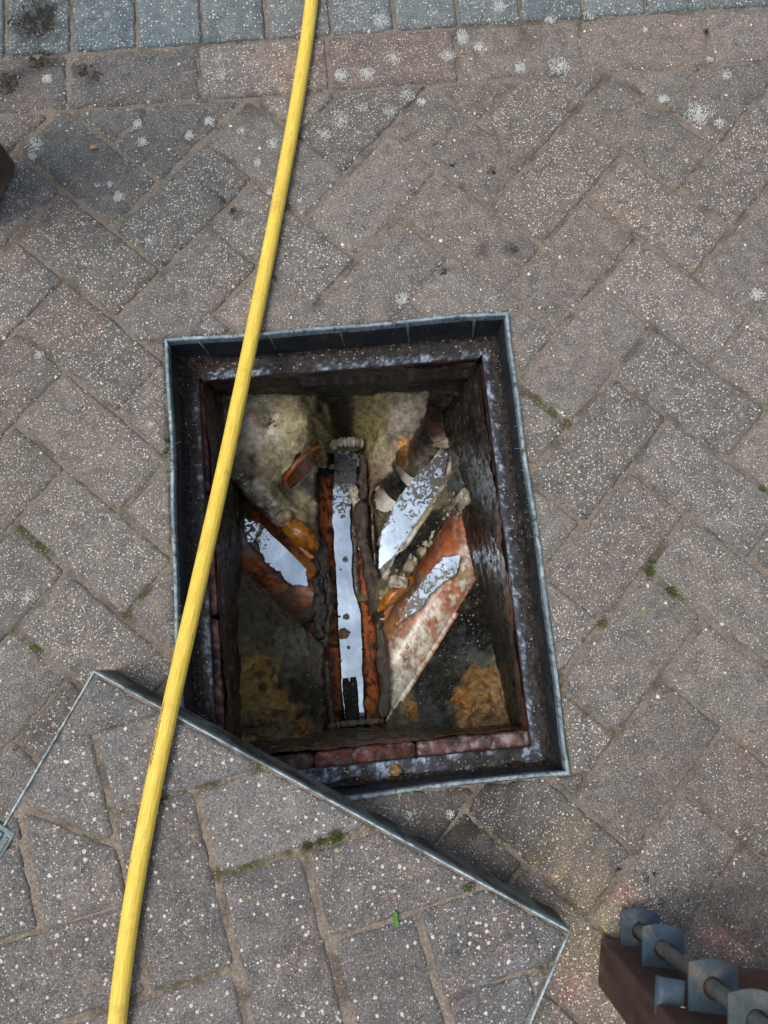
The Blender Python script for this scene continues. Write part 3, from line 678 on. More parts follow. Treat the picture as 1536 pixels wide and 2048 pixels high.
# walls of the shaft
WT, WBZ = -.088, -.30
wtop = [b2(404, 752, WT), b2(962, 725, WT), b2(1060, 1461, WT), b2(452, 1524, WT)]
wbot = [b2(452, 802, -.27), b2(908, 796, -.27), b2(1022, 1452, -.27), b2(486, 1482, -.27)]
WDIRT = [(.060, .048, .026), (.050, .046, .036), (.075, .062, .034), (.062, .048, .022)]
for k in range(4):
    a0, a1 = np.array(wtop[k]), np.array(wtop[(k + 1) % 4]); c0, c1 = np.array(wbot[k]), np.array(wbot[(k + 1) % 4])
    n, m = int(np.linalg.norm(a1 - a0) / .0035), 64
    v, c = [], []
    for i in range(n + 1):
        u = i / n
        for q in range(m + 1):
            t = q / m * 1.55
            p = (a0 + (a1 - a0) * u) * (1 - t) + (c0 + (c1 - c0) * u) * t; z = WT + (-.27 - WT) * t
            inn = np.array([-(a1 - a0)[1], (a1 - a0)[0]]); inn = -inn / np.linalg.norm(inn)
            if inn @ (np.array([0, 0]) - a0) < 0: inn = -inn
            dsp = .0045 * fbm(p[0] * 17 + p[1] * 17, z * 30, k * 5, 4) + .0015 * fbm((p[0] + p[1]) * 90, z * 90, k, 3)
            if t < .30: dsp += .004 * (1 - t / .30)                    # the brick course stands proud of the render
            v.append((p[0] + inn[0] * dsp, p[1] + inn[1] * dsp, z))
            s_ = p[0] + p[1] * (1 if k % 2 else 0)
            a = fbm((p[0] + p[1]) * 22, z * 9, k * 3 + 2, 4); b = fbm((p[0] + p[1]) * 60, z * 60, k, 3)
            col = mix(WDIRT[k], (.022, .021, .018), sstep(-.25, .35, a))
            col = mix(col, (.24, .22, .16), .55 * sstep(.34, .55, b))
            if t < .34: col = mix(col, ((.065, .032, .020), (.050, .034, .022), (.13, .058, .038), (.060, .032, .026))[k], sstep(.34, .16, t + .08 * b + .06 * a) * (.8 if k != 1 else .6))
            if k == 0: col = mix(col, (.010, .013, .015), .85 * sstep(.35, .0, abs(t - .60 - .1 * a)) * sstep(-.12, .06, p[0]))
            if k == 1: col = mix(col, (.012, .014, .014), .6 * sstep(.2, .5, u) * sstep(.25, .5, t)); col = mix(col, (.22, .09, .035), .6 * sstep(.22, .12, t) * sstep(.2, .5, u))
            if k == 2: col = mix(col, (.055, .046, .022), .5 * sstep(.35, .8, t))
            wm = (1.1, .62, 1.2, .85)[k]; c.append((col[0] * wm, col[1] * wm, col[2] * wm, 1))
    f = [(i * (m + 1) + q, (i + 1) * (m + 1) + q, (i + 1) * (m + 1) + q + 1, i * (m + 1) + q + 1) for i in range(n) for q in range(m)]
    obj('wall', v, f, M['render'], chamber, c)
# brick course under the frame ledge
def brick_col(base, bloom, dirt):
    def f(x, y):
        a = fbm(x * 40, y * 40, 3, 4); b = fbm(x * 120, y * 120, 8, 3)
        c = mix(base, (base[0] * .45, base[1] * .4, base[2] * .4), sstep(-.15, .35, a)); c = mix(c, (.36, .31, .32), bloom * sstep(.05, .4, b)); c = mix(c, (.03, .024, .02), dirt * sstep(.1, .45, a - b * .3))
        return (*c, .9)
    return f
bl, br_ = wtop[3], wtop[2]; tl, tr = wtop[0], wtop[1]
def lerp2(a, b, t): return (a[0] + (b[0] - a[0]) * t, a[1] + (b[1] - a[1]) * t)
cuts = [(-.02, .281, (.10, .045, .032), .3), (.285, .618, (.16, .052, .036), .5), (.622, 1.02, (.15, .072, .064), .8)]
for u0, u1, base, bloom in cuts:
    p, q = lerp2(bl, br_, u0), lerp2(bl, br_, u1)
    slab('brick', [(p[0], -.335), (q[0], -.335), (q[0], q[1]), (p[0], p[1])], -.0872, .065, M['brick'], chamber, brick_col(base, bloom, .75), chamfer=.007, drop=.006, jit=.0014, und=.0032, grid=.005, step=.005)
for u0, u1 in ((.0, .315), (.325, .640), (.650, .97)):
    p, q = lerp2(tl, bl, u0), lerp2(tl, bl, u1)
    slab('brick', [(-.262, p[1]), (p[0] + .001, p[1]), (q[0] + .001, q[1]), (-.262, q[1])], -.0868, .065, M['brick'], chamber, brick_col((.15, .055, .042), .4, .7), chamfer=.006, drop=.005, jit=.0012, und=.0024, grid=.005, step=.005)
for u0, u1 in ((.0, .32), (.33, .65), (.66, .99)):
    p, q = lerp2(tr, br_, u0), lerp2(tr, br_, u1)
    slab('brick', [(.262, p[1]), (p[0], p[1]), (q[0], q[1]), (.262, q[1])], -.0874, .065, M['brick'], chamber, brick_col((.075, .042, .030), .15, .8), chamfer=.004, drop=.004, jit=.0014)
for u0, u1 in ((.01, .33), (.34, .66), (.67, .99)):
    p, q = lerp2(tl, tr, u0), lerp2(tl, tr, u1)
    slab('brick', [(p[0], .335), (q[0], .335), (q[0], q[1]), (p[0], p[1])], -.0876, .065, M['brick'], chamber, brick_col((.055, .034, .024), .2, .8), chamfer=.004, drop=.004, jit=.0014)

# clay channels
CLAY, CLAYD, CLAYB = (.36, .105, .034), (.17, .055, .022), (.32, .125, .022)
def chan(name, k, a0=-90, a1=90, t0=0.0, t1=1.0, colf=None, th=.009, rr=None, taper=None):
    (ax, ay), (bx, by), z0, z1, r = CH[k]; r = rr or r
    L = math.hypot(bx - ax, by - ay); ux, uy = (bx - ax) / L, (by - ay) / L
    n, m = max(8, int(L * (t1 - t0) / .004)), 30
    v, f, c = [], [], []
    def pt(i, j, rad):
        t = t0 + (t1 - t0) * i / n; a_hi = a1 if taper is None else taper(t, a1)
        wob = 7 * fbm(i * .13, 3.3, r * 90, 4) - 3; wo2 = 7 * fbm(i * .13, 9.3, r * 90, 4) - 3
        th_ = math.radians(a0 - wo2 + (a_hi + wob - a0 + wo2) * j / m); dd, zz = rad * math.sin(th_), -rad * math.cos(th_)
        s = t * L
        return (ax + ux * s - uy * dd, ay + uy * s + ux * dd, z0 + (z1 - z0) * t + zz), t, math.degrees(th_)
    for i in range(n + 1):
        for j in range(m + 1):
            p, t, an = pt(i, j, r - .0012 * max(0, fbm(i * .11, j * .3, 5, 3)))
            v.append(p); c.append(colf(p[0], p[1], p[2], t, an))
        for j in range(m, -1, -1):
            p, t, an = pt(i, j, r + th); v.append(p)
            c.append(colf(p[0], p[1], p[2], t, an))
    w_ = 2 * (m + 1)
    for i in range(n):
        for j in range(w_):
            q = (j + 1) % w_
            f.append((i * w_ + j, i * w_ + q, (i + 1) * w_ + q, (i + 1) * w_ + j))
    f.append(tuple(range(w_))); f.append(tuple(n * w_ + j for j in range(w_ - 1, -1, -1)))
    if k != 'main':                                  # the branches are cut off at the bank of the main channel
        def inside(q):
            x = sum(v[i][0] for i in q) / len(q); y = sum(v[i][1] for i in q) / len(q)
            t_, d_, L_, zc_, r_ = ch_coord('main', x, y)
            return abs(d_) < r_ + .011 + .003 * nz(x * 60, y * 60, 2)
        f = [q for q in f if not inside(q)]
    return obj(name, v, f, M['glaze'], chamber, c)
def blobs(lst, z):
    return [(*b2(a, b, z), r / 1539 * 1.44, c, s, al) for a, b, r, c, s, al in lst]
def deposits(c, al, lst, x, y, freq=55):
    for sx, sy, r, tc, s, ra in lst:
        d = math.hypot(x - sx, y - sy)
        if d < r * 1.7:
            d += r * .6 * fbm(x * freq + sx * 40, y * freq, 6, 4); k = s * sstep(r * 1.1, r * .7, d)
            c = mix(c, tc, k); al += (ra - al) * k
    return (*c, al)
D_MAIN = blobs([(690, 925, 66, BLACK, 1, .5), (720, 1000, 22, (.06, .04, .03), .8, .7), (728, 1070, 20, (.035, .022, .016), .95, .7), (735, 1130, 20, (.03, .022, .018), .95, .6), (640, 1170, 22, (.03, .02, .016), .9, .6),
                (655, 1130, 12, (.32, .25, .2), .6, .8), (660, 1200, 16, (.03, .02, .016), .9, .6), (655, 1060, 12, BLACK, .5, .6), (655, 1310, 16, (.05, .04, .03), .7, .7), (663, 1275, 10, (.14, .06, .03), .5, .6), (757, 1200, 18, (.03, .02, .015), .85, .7),
                (755, 1440, 18, (.06, .05, .035), .8, .7), (700, 1440, 30, BLACK, .85, .3), (735, 1410, 9, OCHRE, .8, .6), (740, 1330, 10, (.14, .07, .04), .5, .7), (672, 985, 12, (.10, .09, .08), .6, .8), (660, 1010, 10, (.16, .05, .03), .6, .7), (660, 950, 10, (.12, .04, .03), .5, .6)], -.43)
def col_main(x, y, z, t, an):
    a = fbm(x * 60, y * 18, 2, 4); c = mix(CLAY, CLAYD, sstep(-.05, .35, a)); b = fbm(x * 130, y * 60, 9, 3)
    c = mix(c, (.02, .016, .014), .9 * sstep(.10, .26, b)); al = .9
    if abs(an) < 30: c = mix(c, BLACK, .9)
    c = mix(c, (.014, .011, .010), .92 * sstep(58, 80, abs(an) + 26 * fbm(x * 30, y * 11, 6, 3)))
    return deposits(c, al, D_MAIN, x, y)
D_LL = blobs([(500, 1000, 40, (.09, .030, .012), .8, .8), (545, 1045, 30, (.16, .05, .012), .7, .8), (600, 1130, 34, CLAYB, .9, .7), (510, 1110, 26, (.30, .085, .02), .7, .9), (560, 1190, 30, (.11, .07, .05), .8, .7), (590, 1230, 26, (.075, .05, .04), .85, .6), (560, 1170, 14, (.32, .14, .04), .7, .7),
              (620, 1250, 20, (.12, .08, .06), .7, .5), (486, 1075, 16, (.30, .26, .20), .7, .9), (495, 1100, 14, (.25, .2, .16), .6, .9), (630, 1160, 14, BLACK, .9, .6), (640, 1270, 14, (.05, .035, .03), .8, .6), (535, 1130, 12, (.32, .10, .02), .6, .9)], -.40)
def col_ll(x, y, z, t, an):
    a = fbm(x * 40, y * 40, 4, 4); c = mix(CLAY, (.10, .045, .022), sstep(-.2, .25, a)); b = fbm(x * 150, y * 150, 3, 3)
    c = mix(c, (.025, .02, .016), .8 * sstep(.18, .4, b)); return deposits(c, .75, D_LL, x, y)
D_UR = blobs([(770, 1030, 45, (.60, .57, .50), .95, .9), (830, 950, 40, (.60, .58, .52), .9, .9), (745, 1090, 26, (.50, .46, .38), .85, .9), (870, 900, 26, (.48, .46, .42), .8, .7), (740, 985, 18, CLAY, .85, .7), (760, 965, 14, CLAY, .7, .7), (790, 950, 12, (.30, .07, .03), .6, .7), (900, 880, 18, (.08, .07, .05), .7, .6),
              (860, 1000, 26, (.22, .18, .10), .8, .7), (890, 960, 22, (.16, .12, .07), .8, .7), (840, 1040, 20, (.30, .22, .10), .8, .8), (755, 1120, 18, (.55, .52, .38), .7, .9), (870, 850, 22, (.18, .06, .025), .8, .7), (890, 830, 20, (.14, .05, .025), .8, .7)], -.40)
def col_ur(x, y, z, t, an):
    a = fbm(x * 45, y * 45, 4, 4); c = mix((.42, .39, .33), (.16, .125, .09), sstep(-.05, .4, a)); c = mix(c, (.66, .62, .54), .85 * sstep(-8, -20, an + 14 * fbm(x * 45, y * 45, 9, 3)) * sstep(.30, .42, t)); return deposits(c, .85, D_UR, x, y)
D_LR = blobs([(860, 1130, 26, CLAY, .9, .6), (900, 1085, 24, CLAY, .9, .6), (800, 1190, 24, (.28, .11, .02), .9, .6), (780, 1240, 22, (.30, .12, .02), .8, .6), (900, 1180, 26, (.34, .13, .07), .9, .5), (870, 1235, 34, (.33, .15, .11), .9, .45), (820, 1290, 34, (.30, .17, .13), .8, .5), (845, 1160, 14, (.20, .18, .12), .7, .8),
              (850, 1190, 16, PALE, .75, .8), (830, 1215, 13, (.48, .42, .25), .7, .8), (865, 1225, 10, PALE, .7, .8), (800, 1300, 24, PALE, .8, .9), (845, 1275, 26, (.44, .42, .34), .85, .9), (795, 1370, 40, (.66, .64, .56), .95, .9), (810, 1330, 24, (.22, .17, .12), .6, .7), (890, 1230, 12, (.42, .38, .28), .8, .9),
              (940, 1120, 20, (.22, .10, .05), .7, .6), (925, 1150, 18, (.32, .26, .14), .8, .9), (830, 1345, 16, (.40, .38, .3), .6, .9), (815, 1310, 10, (.28, .08, .05), .7, .7)], -.40)
def col_lr(x, y, z, t, an):
    a = fbm(x * 45, y * 45, 14, 4); c = mix((.42, .17, .10), (.20, .09, .055), sstep(-.05, .35, a)); b = fbm(x * 150, y * 150, 3, 3)
    c = mix(c, (.30, .27, .2), .5 * sstep(.22, .4, b)); c = deposits(c, .6, D_LR, x, y); al = c[3]; k = fbm(x * 60, y * 60, 21, 4)
    c = mix(c[:3], (.58, .55, .47), .85 * sstep(-.12, .22, k + .5 * (t - .45)) * sstep(-6, 12, an)); return (*mix(c, (.10, .075, .05), .7 * sstep(.18, .42, b)), al)
chan('channel_pipe', 'main', -90, 90, 0, 1, col_main)
chan('branch_pipe', 'll', -90, 92, 0, .97, col_ll)
chan('branch_pipe', 'ur', -90, 100, 0, .95, col_ur)
chan('branch_pipe', 'lr', -88, 92, 0, .985, col_lr)
# the two half-closed ends that curl over the lower branches
def tcol(x, y, z):
    a = fbm(x * 90, y * 90, 3, 4); b = fbm(x * 260, y * 260, 3, 2)
    return (*mix(mix((.40, .15, .018), (.20, .07, .012), sstep(-.1, .4, a)), (.03, .02, .01), .6 * sstep(.2, .45, b)), .6)
def socket(px, py, z, l, w_, h, ang, seed):
    bm = bmesh.new(); bmesh.ops.create_icosphere(bm, subdivisions=4, radius=1); v = []
    o = back(px, py, z)
    for q in bm.verts:
        p = q.co; k = 1 + .05 * fbm(p.x * 2 + seed, p.y * 2, p.z * 2, 3)
        x = math.copysign(abs(p.x) ** .8, p.x) * l * k; y = p.y * w_ * k * (1 - .18 * p.x); zz = p.z * h * k - .010 * max(0, p.x)
        v.append((o[0] + x * math.cos(ang) - y * math.sin(ang), o[1] + x * math.sin(ang) + y * math.cos(ang), o[2] + zz))
    f = [tuple(i.index for i in q.verts) for q in bm.faces]; bm.free()
    return obj('pipe_lip', v, f, M['glaze'], chamber, [tcol(*p) for p in v])
def pang(a, b, z):
    p, q = back(*a, z), back(*b, z); return math.atan2(q[1] - p[1], q[0] - p[0])
socket(600, 1068, -.374, .044, .0205, .026, pang((566, 1040), (634, 1096), -.37), 1)
socket(792, 1186, -.378, .047, .0125, .020, pang((836, 1146), (757, 1222), -.37), 5)
# inlet pipe, upper left
n, m = 40, 10; v, f, c = [], [], []
U3 = np.array([0, 0, 1.0])
prof = [(-.006, UR_ + .006), (.0005, UR_ + .0055), (.0030, UR_ + .0040), (.0034, UR_ + .002), (.002, UR_), (-.05, UR_ - .001), (-.12, UR_ - .001)]
for (al, rad) in prof:
    for i in range(n):
        th_ = 2 * math.pi * i / n
        p = UC + ua * (al + .001 * math.sin(th_)) + rad * (math.cos(th_) * ul + math.sin(th_) * U3); v.append(tuple(p))
        a = fbm(p[0] * 70, p[1] * 70, p[2] * 70, 3)
        c.append((*((.36, .28, .26) if al > .003 else mix((.42, .13, .03), (.22, .06, .015), sstep(-.2, .4, a))), .7))
for r in range(len(prof) - 1):
    for i in range(n):
        j = (i + 1) % n; f.append((r * n + i, r * n + j, (r + 1) * n + j, (r + 1) * n + i))
f.append(tuple((len(prof) - 1) * n + i for i in range(n)))
obj('inlet_pipe', v, f, M['glaze'], chamber, c)
# mortar collars round the two ends of the main channel
def collar(cx, cy, cz, rad, a0, a1, tube, nrm, colr, dz=0):
    n, m = 44, 8; v, f, c = [], [], []
    ex = np.array([nrm[1], -nrm[0], 0.0]); en = np.array([*nrm, 0.0])
    for i in range(n + 1):
        th_ = math.radians(a0 + (a1 - a0) * i / n); rr = rad * (1 + .05 * fbm(i * .35, 2, cx * 9, 3))
        o = np.array([cx, cy, cz]) + rr * (math.cos(th_) * ex + math.sin(th_) * np.array([0, 0, 1.0]))
        rd = math.cos(th_) * ex + math.sin(th_) * np.array([0, 0, 1.0])
        tb = tube * (1 + .45 * fbm(i * .5, 5, cy * 9, 3)) * min(1, .35 + min(i, n - i) / 5)
        for j in range(m):
            ph = 2 * math.pi * j / m; p = o + tb * (math.cos(ph) * rd * 1.0 + math.sin(ph) * en * 1.5); v.append(tuple(p))
            k = fbm(p[0] * 120, p[1] * 120, p[2] * 120, 3); c.append((*mix(colr, (colr[0] * .5, colr[1] * .48, colr[2] * .42), sstep(-.2, .4, k)), 1))
    for i in range(n):
        for j in range(m):
            q = (j + 1) % m; f.append((i * m + j, i * m + q, (i + 1) * m + q, (i + 1) * m + j))
    return obj('mortar_collar', v, f, M['crust'], chamber, c)
pt_ = back(692, 884, -.372)
collar(pt_[0], pt_[1], -.405, .034, 25, 155, .0060, (0, -1), (.34, .31, .26))
pb_ = back(712, 1449, -.375)
collar(pb_[0], pb_[1], -.375, .050, 185, 355, .0035, (0, 1), (.16, .15, .12))

# ------------------------------------------------------------------ water
def water(k, pts, label, group='drain water'):
    """pts: (px, py, left edge px, right edge px) along the strip, measured on the water itself"""
    v, f, cw = [], [], []; rows = []
    for i in range(len(pts) - 1):
        st = 14
        for q in range(st + (i == len(pts) - 2)):
            t = q / st; rows.append([pts[i][j] + (pts[i + 1][j] - pts[i][j]) * t for j in range(5)])
    m = 12
    for r, (xa, ya, xb, yb, z) in enumerate(rows):
        a, b = np.array(back(xa, ya, z)), np.array(back(xb, yb, z))
        dl = (.0060 if k > 1 else .0030) * fbm(r * .13, 1.5, k, 4); dr = (.0060 if k > 1 else .0030) * fbm(r * .13, 8.5, k, 4)
        u_ = r / (len(rows) - 1); kk = min(1, ((u_ + .003) / .22) ** .8, ((1.003 - u_) / .26) ** .8) if k > 1 else 1
        md = (a + b) / 2; a, b = md + (a - md) * kk, md + (b - md) * kk
        dv = (b - a) / (np.linalg.norm(b - a) + 1e-9); a2, c2 = a + dv * dl * kk, b + dv * dr * kk
        for j in range(m + 1):
            v.append(tuple(a2 + (c2 - a2) * j / m)); u_ = r / (len(rows) - 1)
            e = max(abs(2 * j / m - 1) ** 5 * (.7 if k > 1 else .3), max(0, 1 - min(u_ + .02, 1.02 - u_) / .10) * .9 if k > 1 else 0)
            e = max(e, {1: .62 * sstep(.30, .22, u_), 2: .60 * sstep(.65, .1, u_), 3: .58 * sstep(.7, .1, u_) + .20, 4: .50 + .30 * sstep(.3, .9, u_)}[k])
            cw.append((e, e, e, 1))
    for r in range(len(rows) - 1):
        for j in range(m): f.append((r * (m + 1) + j, r * (m + 1) + j + 1, (r + 1) * (m + 1) + j + 1, (r + 1) * (m + 1) + j))
    o = obj('water', v, f, M['water'], None, cw)
    return tag(o, kind='structure')
water(1, [(668, 892, 716, 892, -.4570), (666, 960, 712, 960, -.4575), (664, 1025, 700, 1025, -.4580), (669, 1090, 703, 1090, -.4585), (673, 1170, 705, 1170, -.4592), (677, 1230, 722, 1230, -.4598), (680, 1300, 723, 1300, -.4604), (686, 1400, 727, 1400, -.4610), (690, 1462, 731, 1462, -.4616)], '')
water(2, [(466, 1046, 490, 1020, -.3985), (500, 1085, 534, 1052, -.4040), (545, 1132, 580, 1100, -.4120), (585, 1168, 612, 1136, -.4200), (604, 1184, 628, 1166, -.4240)], '')
water(3, [(872, 888, 918, 905, -.3940), (838, 945, 890, 962, -.3990), (795, 1000, 858, 1028, -.4060), (768, 1050, 828, 1072, -.4120), (756, 1100, 790, 1115, -.4190), (748, 1135, 765, 1145, -.4270)], '')
water(4, [(905, 1098, 935, 1124, -.3890), (880, 1120, 905, 1150, -.3930), (845, 1162, 872, 1180, -.3990), (812, 1205, 838, 1222, -.4060), (790, 1240, 806, 1250, -.4130)], '')

def catm(p, t):
    n = len(p) - 1; i = min(n - 1, int(t)); u = t - i
    a, b, c_, d = (np.array(p[max(0, i - 1)]), np.array(p[i]), np.array(p[i + 1]), np.array(p[min(n, i + 2)]))
    return .5 * ((2 * b) + (-a + c_) * u + (2 * a - 5 * b + 4 * c_ - d) * u * u + (-a + 3 * b - 3 * c_ + d) * u ** 3)
# ------------------------------------------------------------------ crust, lumps and a modelled dark reflection in the chamber
def lump(r, sx=1, sy=1, sz=.7, rough=.35, seed=0, sub=2):
    bm = bmesh.new(); bmesh.ops.create_icosphere(bm, subdivisions=sub, radius=1)
    v = []
    for q in bm.verts:
        p = q.co; k = 1 + rough * fbm(p.x * 1.3 + seed * 7.1, p.y * 1.3, p.z * 1.3, 3); v.append((p.x * r * sx * k, p.y * r * sy * k, p.z * r * sz * k))
    f = [tuple(x.index for x in q.verts) for q in bm.faces]; bm.free(); return v, f
def place_lump(mb, px, py, z, r, col, seed, kw_ang=None, **kw):
    v, f = lump(r, seed=seed, **kw); o = back(px, py, z); a = kw_ang if kw_ang is not None else seed * 2.4; ca_, sa_ = math.cos(a), math.sin(a)
    v = [(o[0] + x * ca_ - y * sa_, o[1] + x * sa_ + y * ca_, o[2] + zz) for x, y, zz in v]
    c = [(*mix(col, (col[0] * .45, col[1] * .42, col[2] * .38), sstep(-.2, .35, fbm(p[0] * 190, p[1] * 190, p[2] * 190, 3))), 1) for p in v]
    mb.add(v, f, c)
mb = MB(); sd_ = 0
for (x0, y0, x1, y1, n_, spread, col) in ((478, 958, 596, 1056, 46, 9, (.36, .33, .26)), (872, 1058, 762, 1196, 44, 11, (.38, .33, .23)), (930, 985, 905, 1030, 22, 16, (.36, .33, .27)), (835, 1170, 790, 1290, 26, 12, (.46, .42, .28)), (830, 1290, 785, 1390, 22, 14, (.44, .42, .35)),
                                          (505, 835, 560, 850, 12, 8, (.13, .105, .065)), (730, 1000, 724, 930, 9, 6, (.22, .19, .13)), (940, 1130, 950, 1300, 26, 22, (.20, .18, .13))):
    for q in range(n_):
        sd_ += 1; t = random.random(); px = x0 + (x1 - x0) * t + random.gauss(0, spread * .6); py = y0 + (y1 - y0) * t + random.gauss(0, spread * .6)
        x, y = hit(px, py, -.35); z = bench_z(x, y)
        k4 = [ch_coord(k, x, y) for k in ('lr', 'll', 'ur')]
        for t4, d4, L4, zc, r4 in k4:
            if 0 < t4 < L4 and abs(d4) < r4: z = zc - math.sqrt(r4 * r4 - d4 * d4) + .001
        v, f = lump(random.uniform(.0016, .0046) * (1 if x1 != 950 else .6), seed=sd_, sub=1, rough=.6)
        a = random.random() * 6; ca_, sa_ = math.cos(a), math.sin(a)
        sc_ = random.uniform(.5, 1.3); cc_ = tuple(k * sc_ for k in col)
        mb.add([(x + p * ca_ - s * sa_, y + p * sa_ + s * ca_, z + u * .9) for p, s, u in v], f, (*cc_, 1))
tag(mb.build('crust', M['crust'], None, True), kind='stuff')
mb = MB()
for q in range(900):                                     # grit on the frame ledge and the benching
    if q < 420:
        k = random.randrange(4); o0, d, L = SIDES[k]; nrm = (-d[1], d[0]); s_ = random.uniform(.008, L - .008); of = random.uniform(.008, .030); p = (o0[0] + d[0] * s_ + nrm[0] * of, o0[1] + d[1] * s_ + nrm[1] * of); z = ZL + .0004; r_ = random.uniform(.0005, .0016)
    else:
        p = (random.uniform(-.20, .21), random.uniform(-.26, .27)); z = bench_z(*p)
        if z < -.40: continue
        r_ = random.uniform(.0005, .0014)
    v, f = lump(r_, seed=q, sub=1, rough=.5); cc_ = random.choice(((.30, .27, .22), (.42, .40, .35), (.10, .08, .06), (.22, .15, .09), (.5, .48, .43)))
    mb.add([(p[0] + a, p[1] + b, z + c_) for a, b, c_ in v], f, (*cc_, 1))
for q in range(900):                                     # crumbs of soil in the far left corner of the ledge
    a, b = abs(random.gauss(0, .020)), abs(random.gauss(0, .026)); p = (-FX + .006 + a, FY - .006 - b)
    if a > .022 and b > .03: continue
    z = ZL + .020 * math.exp(-(a + b) / .024) * random.uniform(.4, 1.1)
    v, f = lump(random.uniform(.0007, .0022), seed=q, sub=1, rough=.6, sx=random.uniform(.6, 2.2)); k = random.uniform(.5, 1.6)
    mb.add([(p[0] + x_, p[1] + y_, z + c_) for x_, y_, c_ in v], f, (.045 * k, .034 * k, .024 * k, 1.3))
for q in range(64):                                      # pale root hairs along the frame
    k = random.choice((1, 3, 3, 3)); o0, d, L = SIDES[k]; nrm = (-d[1], d[0]); s_ = random.choice((.18, .30, .40, .42, .45, .52, .56, random.random() * L)) + random.gauss(0, .012); s_ = min(L - .02, max(.02, s_))
    p = np.array((o0[0] + d[0] * s_, o0[1] + d[1] * s_, .0032)); an = random.gauss(0, .9); dr = np.array((nrm[0] * math.cos(an) + d[0] * math.sin(an), nrm[1] * math.cos(an) + d[1] * math.sin(an), 0)); l_ = random.uniform(.008, .028); sd2 = np.array((-dr[1], dr[0], 0)) * .00022
    p = p - dr * l_ * random.uniform(.2, .6); pts_ = []
    for j in range(6):
        t_ = j / 5; o_ = p + dr * l_ * t_ + sd2 * 9 * math.sin(t_ * 4 + q); ins = (o_[0] - o0[0]) * nrm[0] + (o_[1] - o0[1]) * nrm[1]; o_[2] = .0034 if ins < .005 else .0034 - (ins - .005) * 1.1
        pts_.append(o_)
    mb.add([tuple(o_ + sd2 * u_ + np.array((0, 0, w2))) for o_ in pts_ for u_, w2 in ((-1, 0), (0, .0005), (1, 0))], [x_ for j in range(5) for x_ in ((j * 3, j * 3 + 3, j * 3 + 4, j * 3 + 1), (j * 3 + 1, j * 3 + 4, j * 3 + 5, j * 3 + 2))], (.33, .29, .22, 1))
tag(mb.build('grit', M['crust'], None, True), kind='stuff')
mb = MB()
for pts_, rad, z0, z1, col in ((((722, 1000), (722, 1030), (728, 1080), (738, 1130), (748, 1180), (758, 1235)), .0105, -.410, -.416, (.040, .028, .020)),
                      (((640, 1075), (646, 1130), (652, 1190), (648, 1250), (650, 1300)), .0085, -.412, -.416, (.020, .016, .013)),
                      (((758, 1240), (764, 1300), (768, 1370), (764, 1440)), .0075, -.414, -.416, (.050, .042, .030)),
                      (((634, 1150), (638, 1210), (640, 1280)), .0090, -.402, -.408, (.016, .013, .011)),
                      (((652, 1320), (658, 1400), (664, 1452)), .0050, -.408, -.410, (.030, .026, .018)),
                      (((726, 905), (728, 950), (724, 1000)), .0070, -.408, -.410, (.030, .022, .016))):
    n = 60; v, f, c = [], [], []; P3 = [back(*q, z0 + (z1 - z0) * i_ / (len(pts_) - 1)) for i_, q in enumerate(pts_)]
    for i in range(n + 1):
        o = catm(P3, (len(P3) - 1) * i / n * .9999); o2 = catm(P3, min((len(P3) - 1) * (i + 1) / n, (len(P3) - 1) * .9999)); dv = o2 - o
        if np.linalg.norm(dv) < 1e-7: dv = o - catm(P3, (len(P3) - 1) * (i - 1) / n)
        dv = dv / np.linalg.norm(dv); sdv = np.array([-dv[1], dv[0], 0]); sdv /= np.linalg.norm(sdv)
        ta = min(1, .25 + i / 7, .25 + (n - i) / 7)
        for j in range(14):
            an = 6.2832 * j / 14; rr = rad * 1.15 * ta * (1 + .8 * fbm(i * .075 + rad * 900, math.cos(an) * .8, math.sin(an) * .8 + rad * 500, 3))
            p = o + sdv * rr * math.cos(an) + np.array((0, 0, rr * .6 * math.sin(an) - .003)); v.append(tuple(p))
            k = fbm(p[0] * 90, p[1] * 90, p[2] * 60, 4); c.append((*mix(col, mix(col, (.12, .09, .06), .4), sstep(.1, .55, k)), .5))
    for i in range(n):
        for j in range(14): q = (j + 1) % 14; f.append((i * 14 + j, i * 14 + q, (i + 1) * 14 + q, (i + 1) * 14 + j))
    f.append(tuple(range(13, -1, -1))); f.append(tuple(n * 14 + j for j in range(14)))
    mb.add(v, f, c)
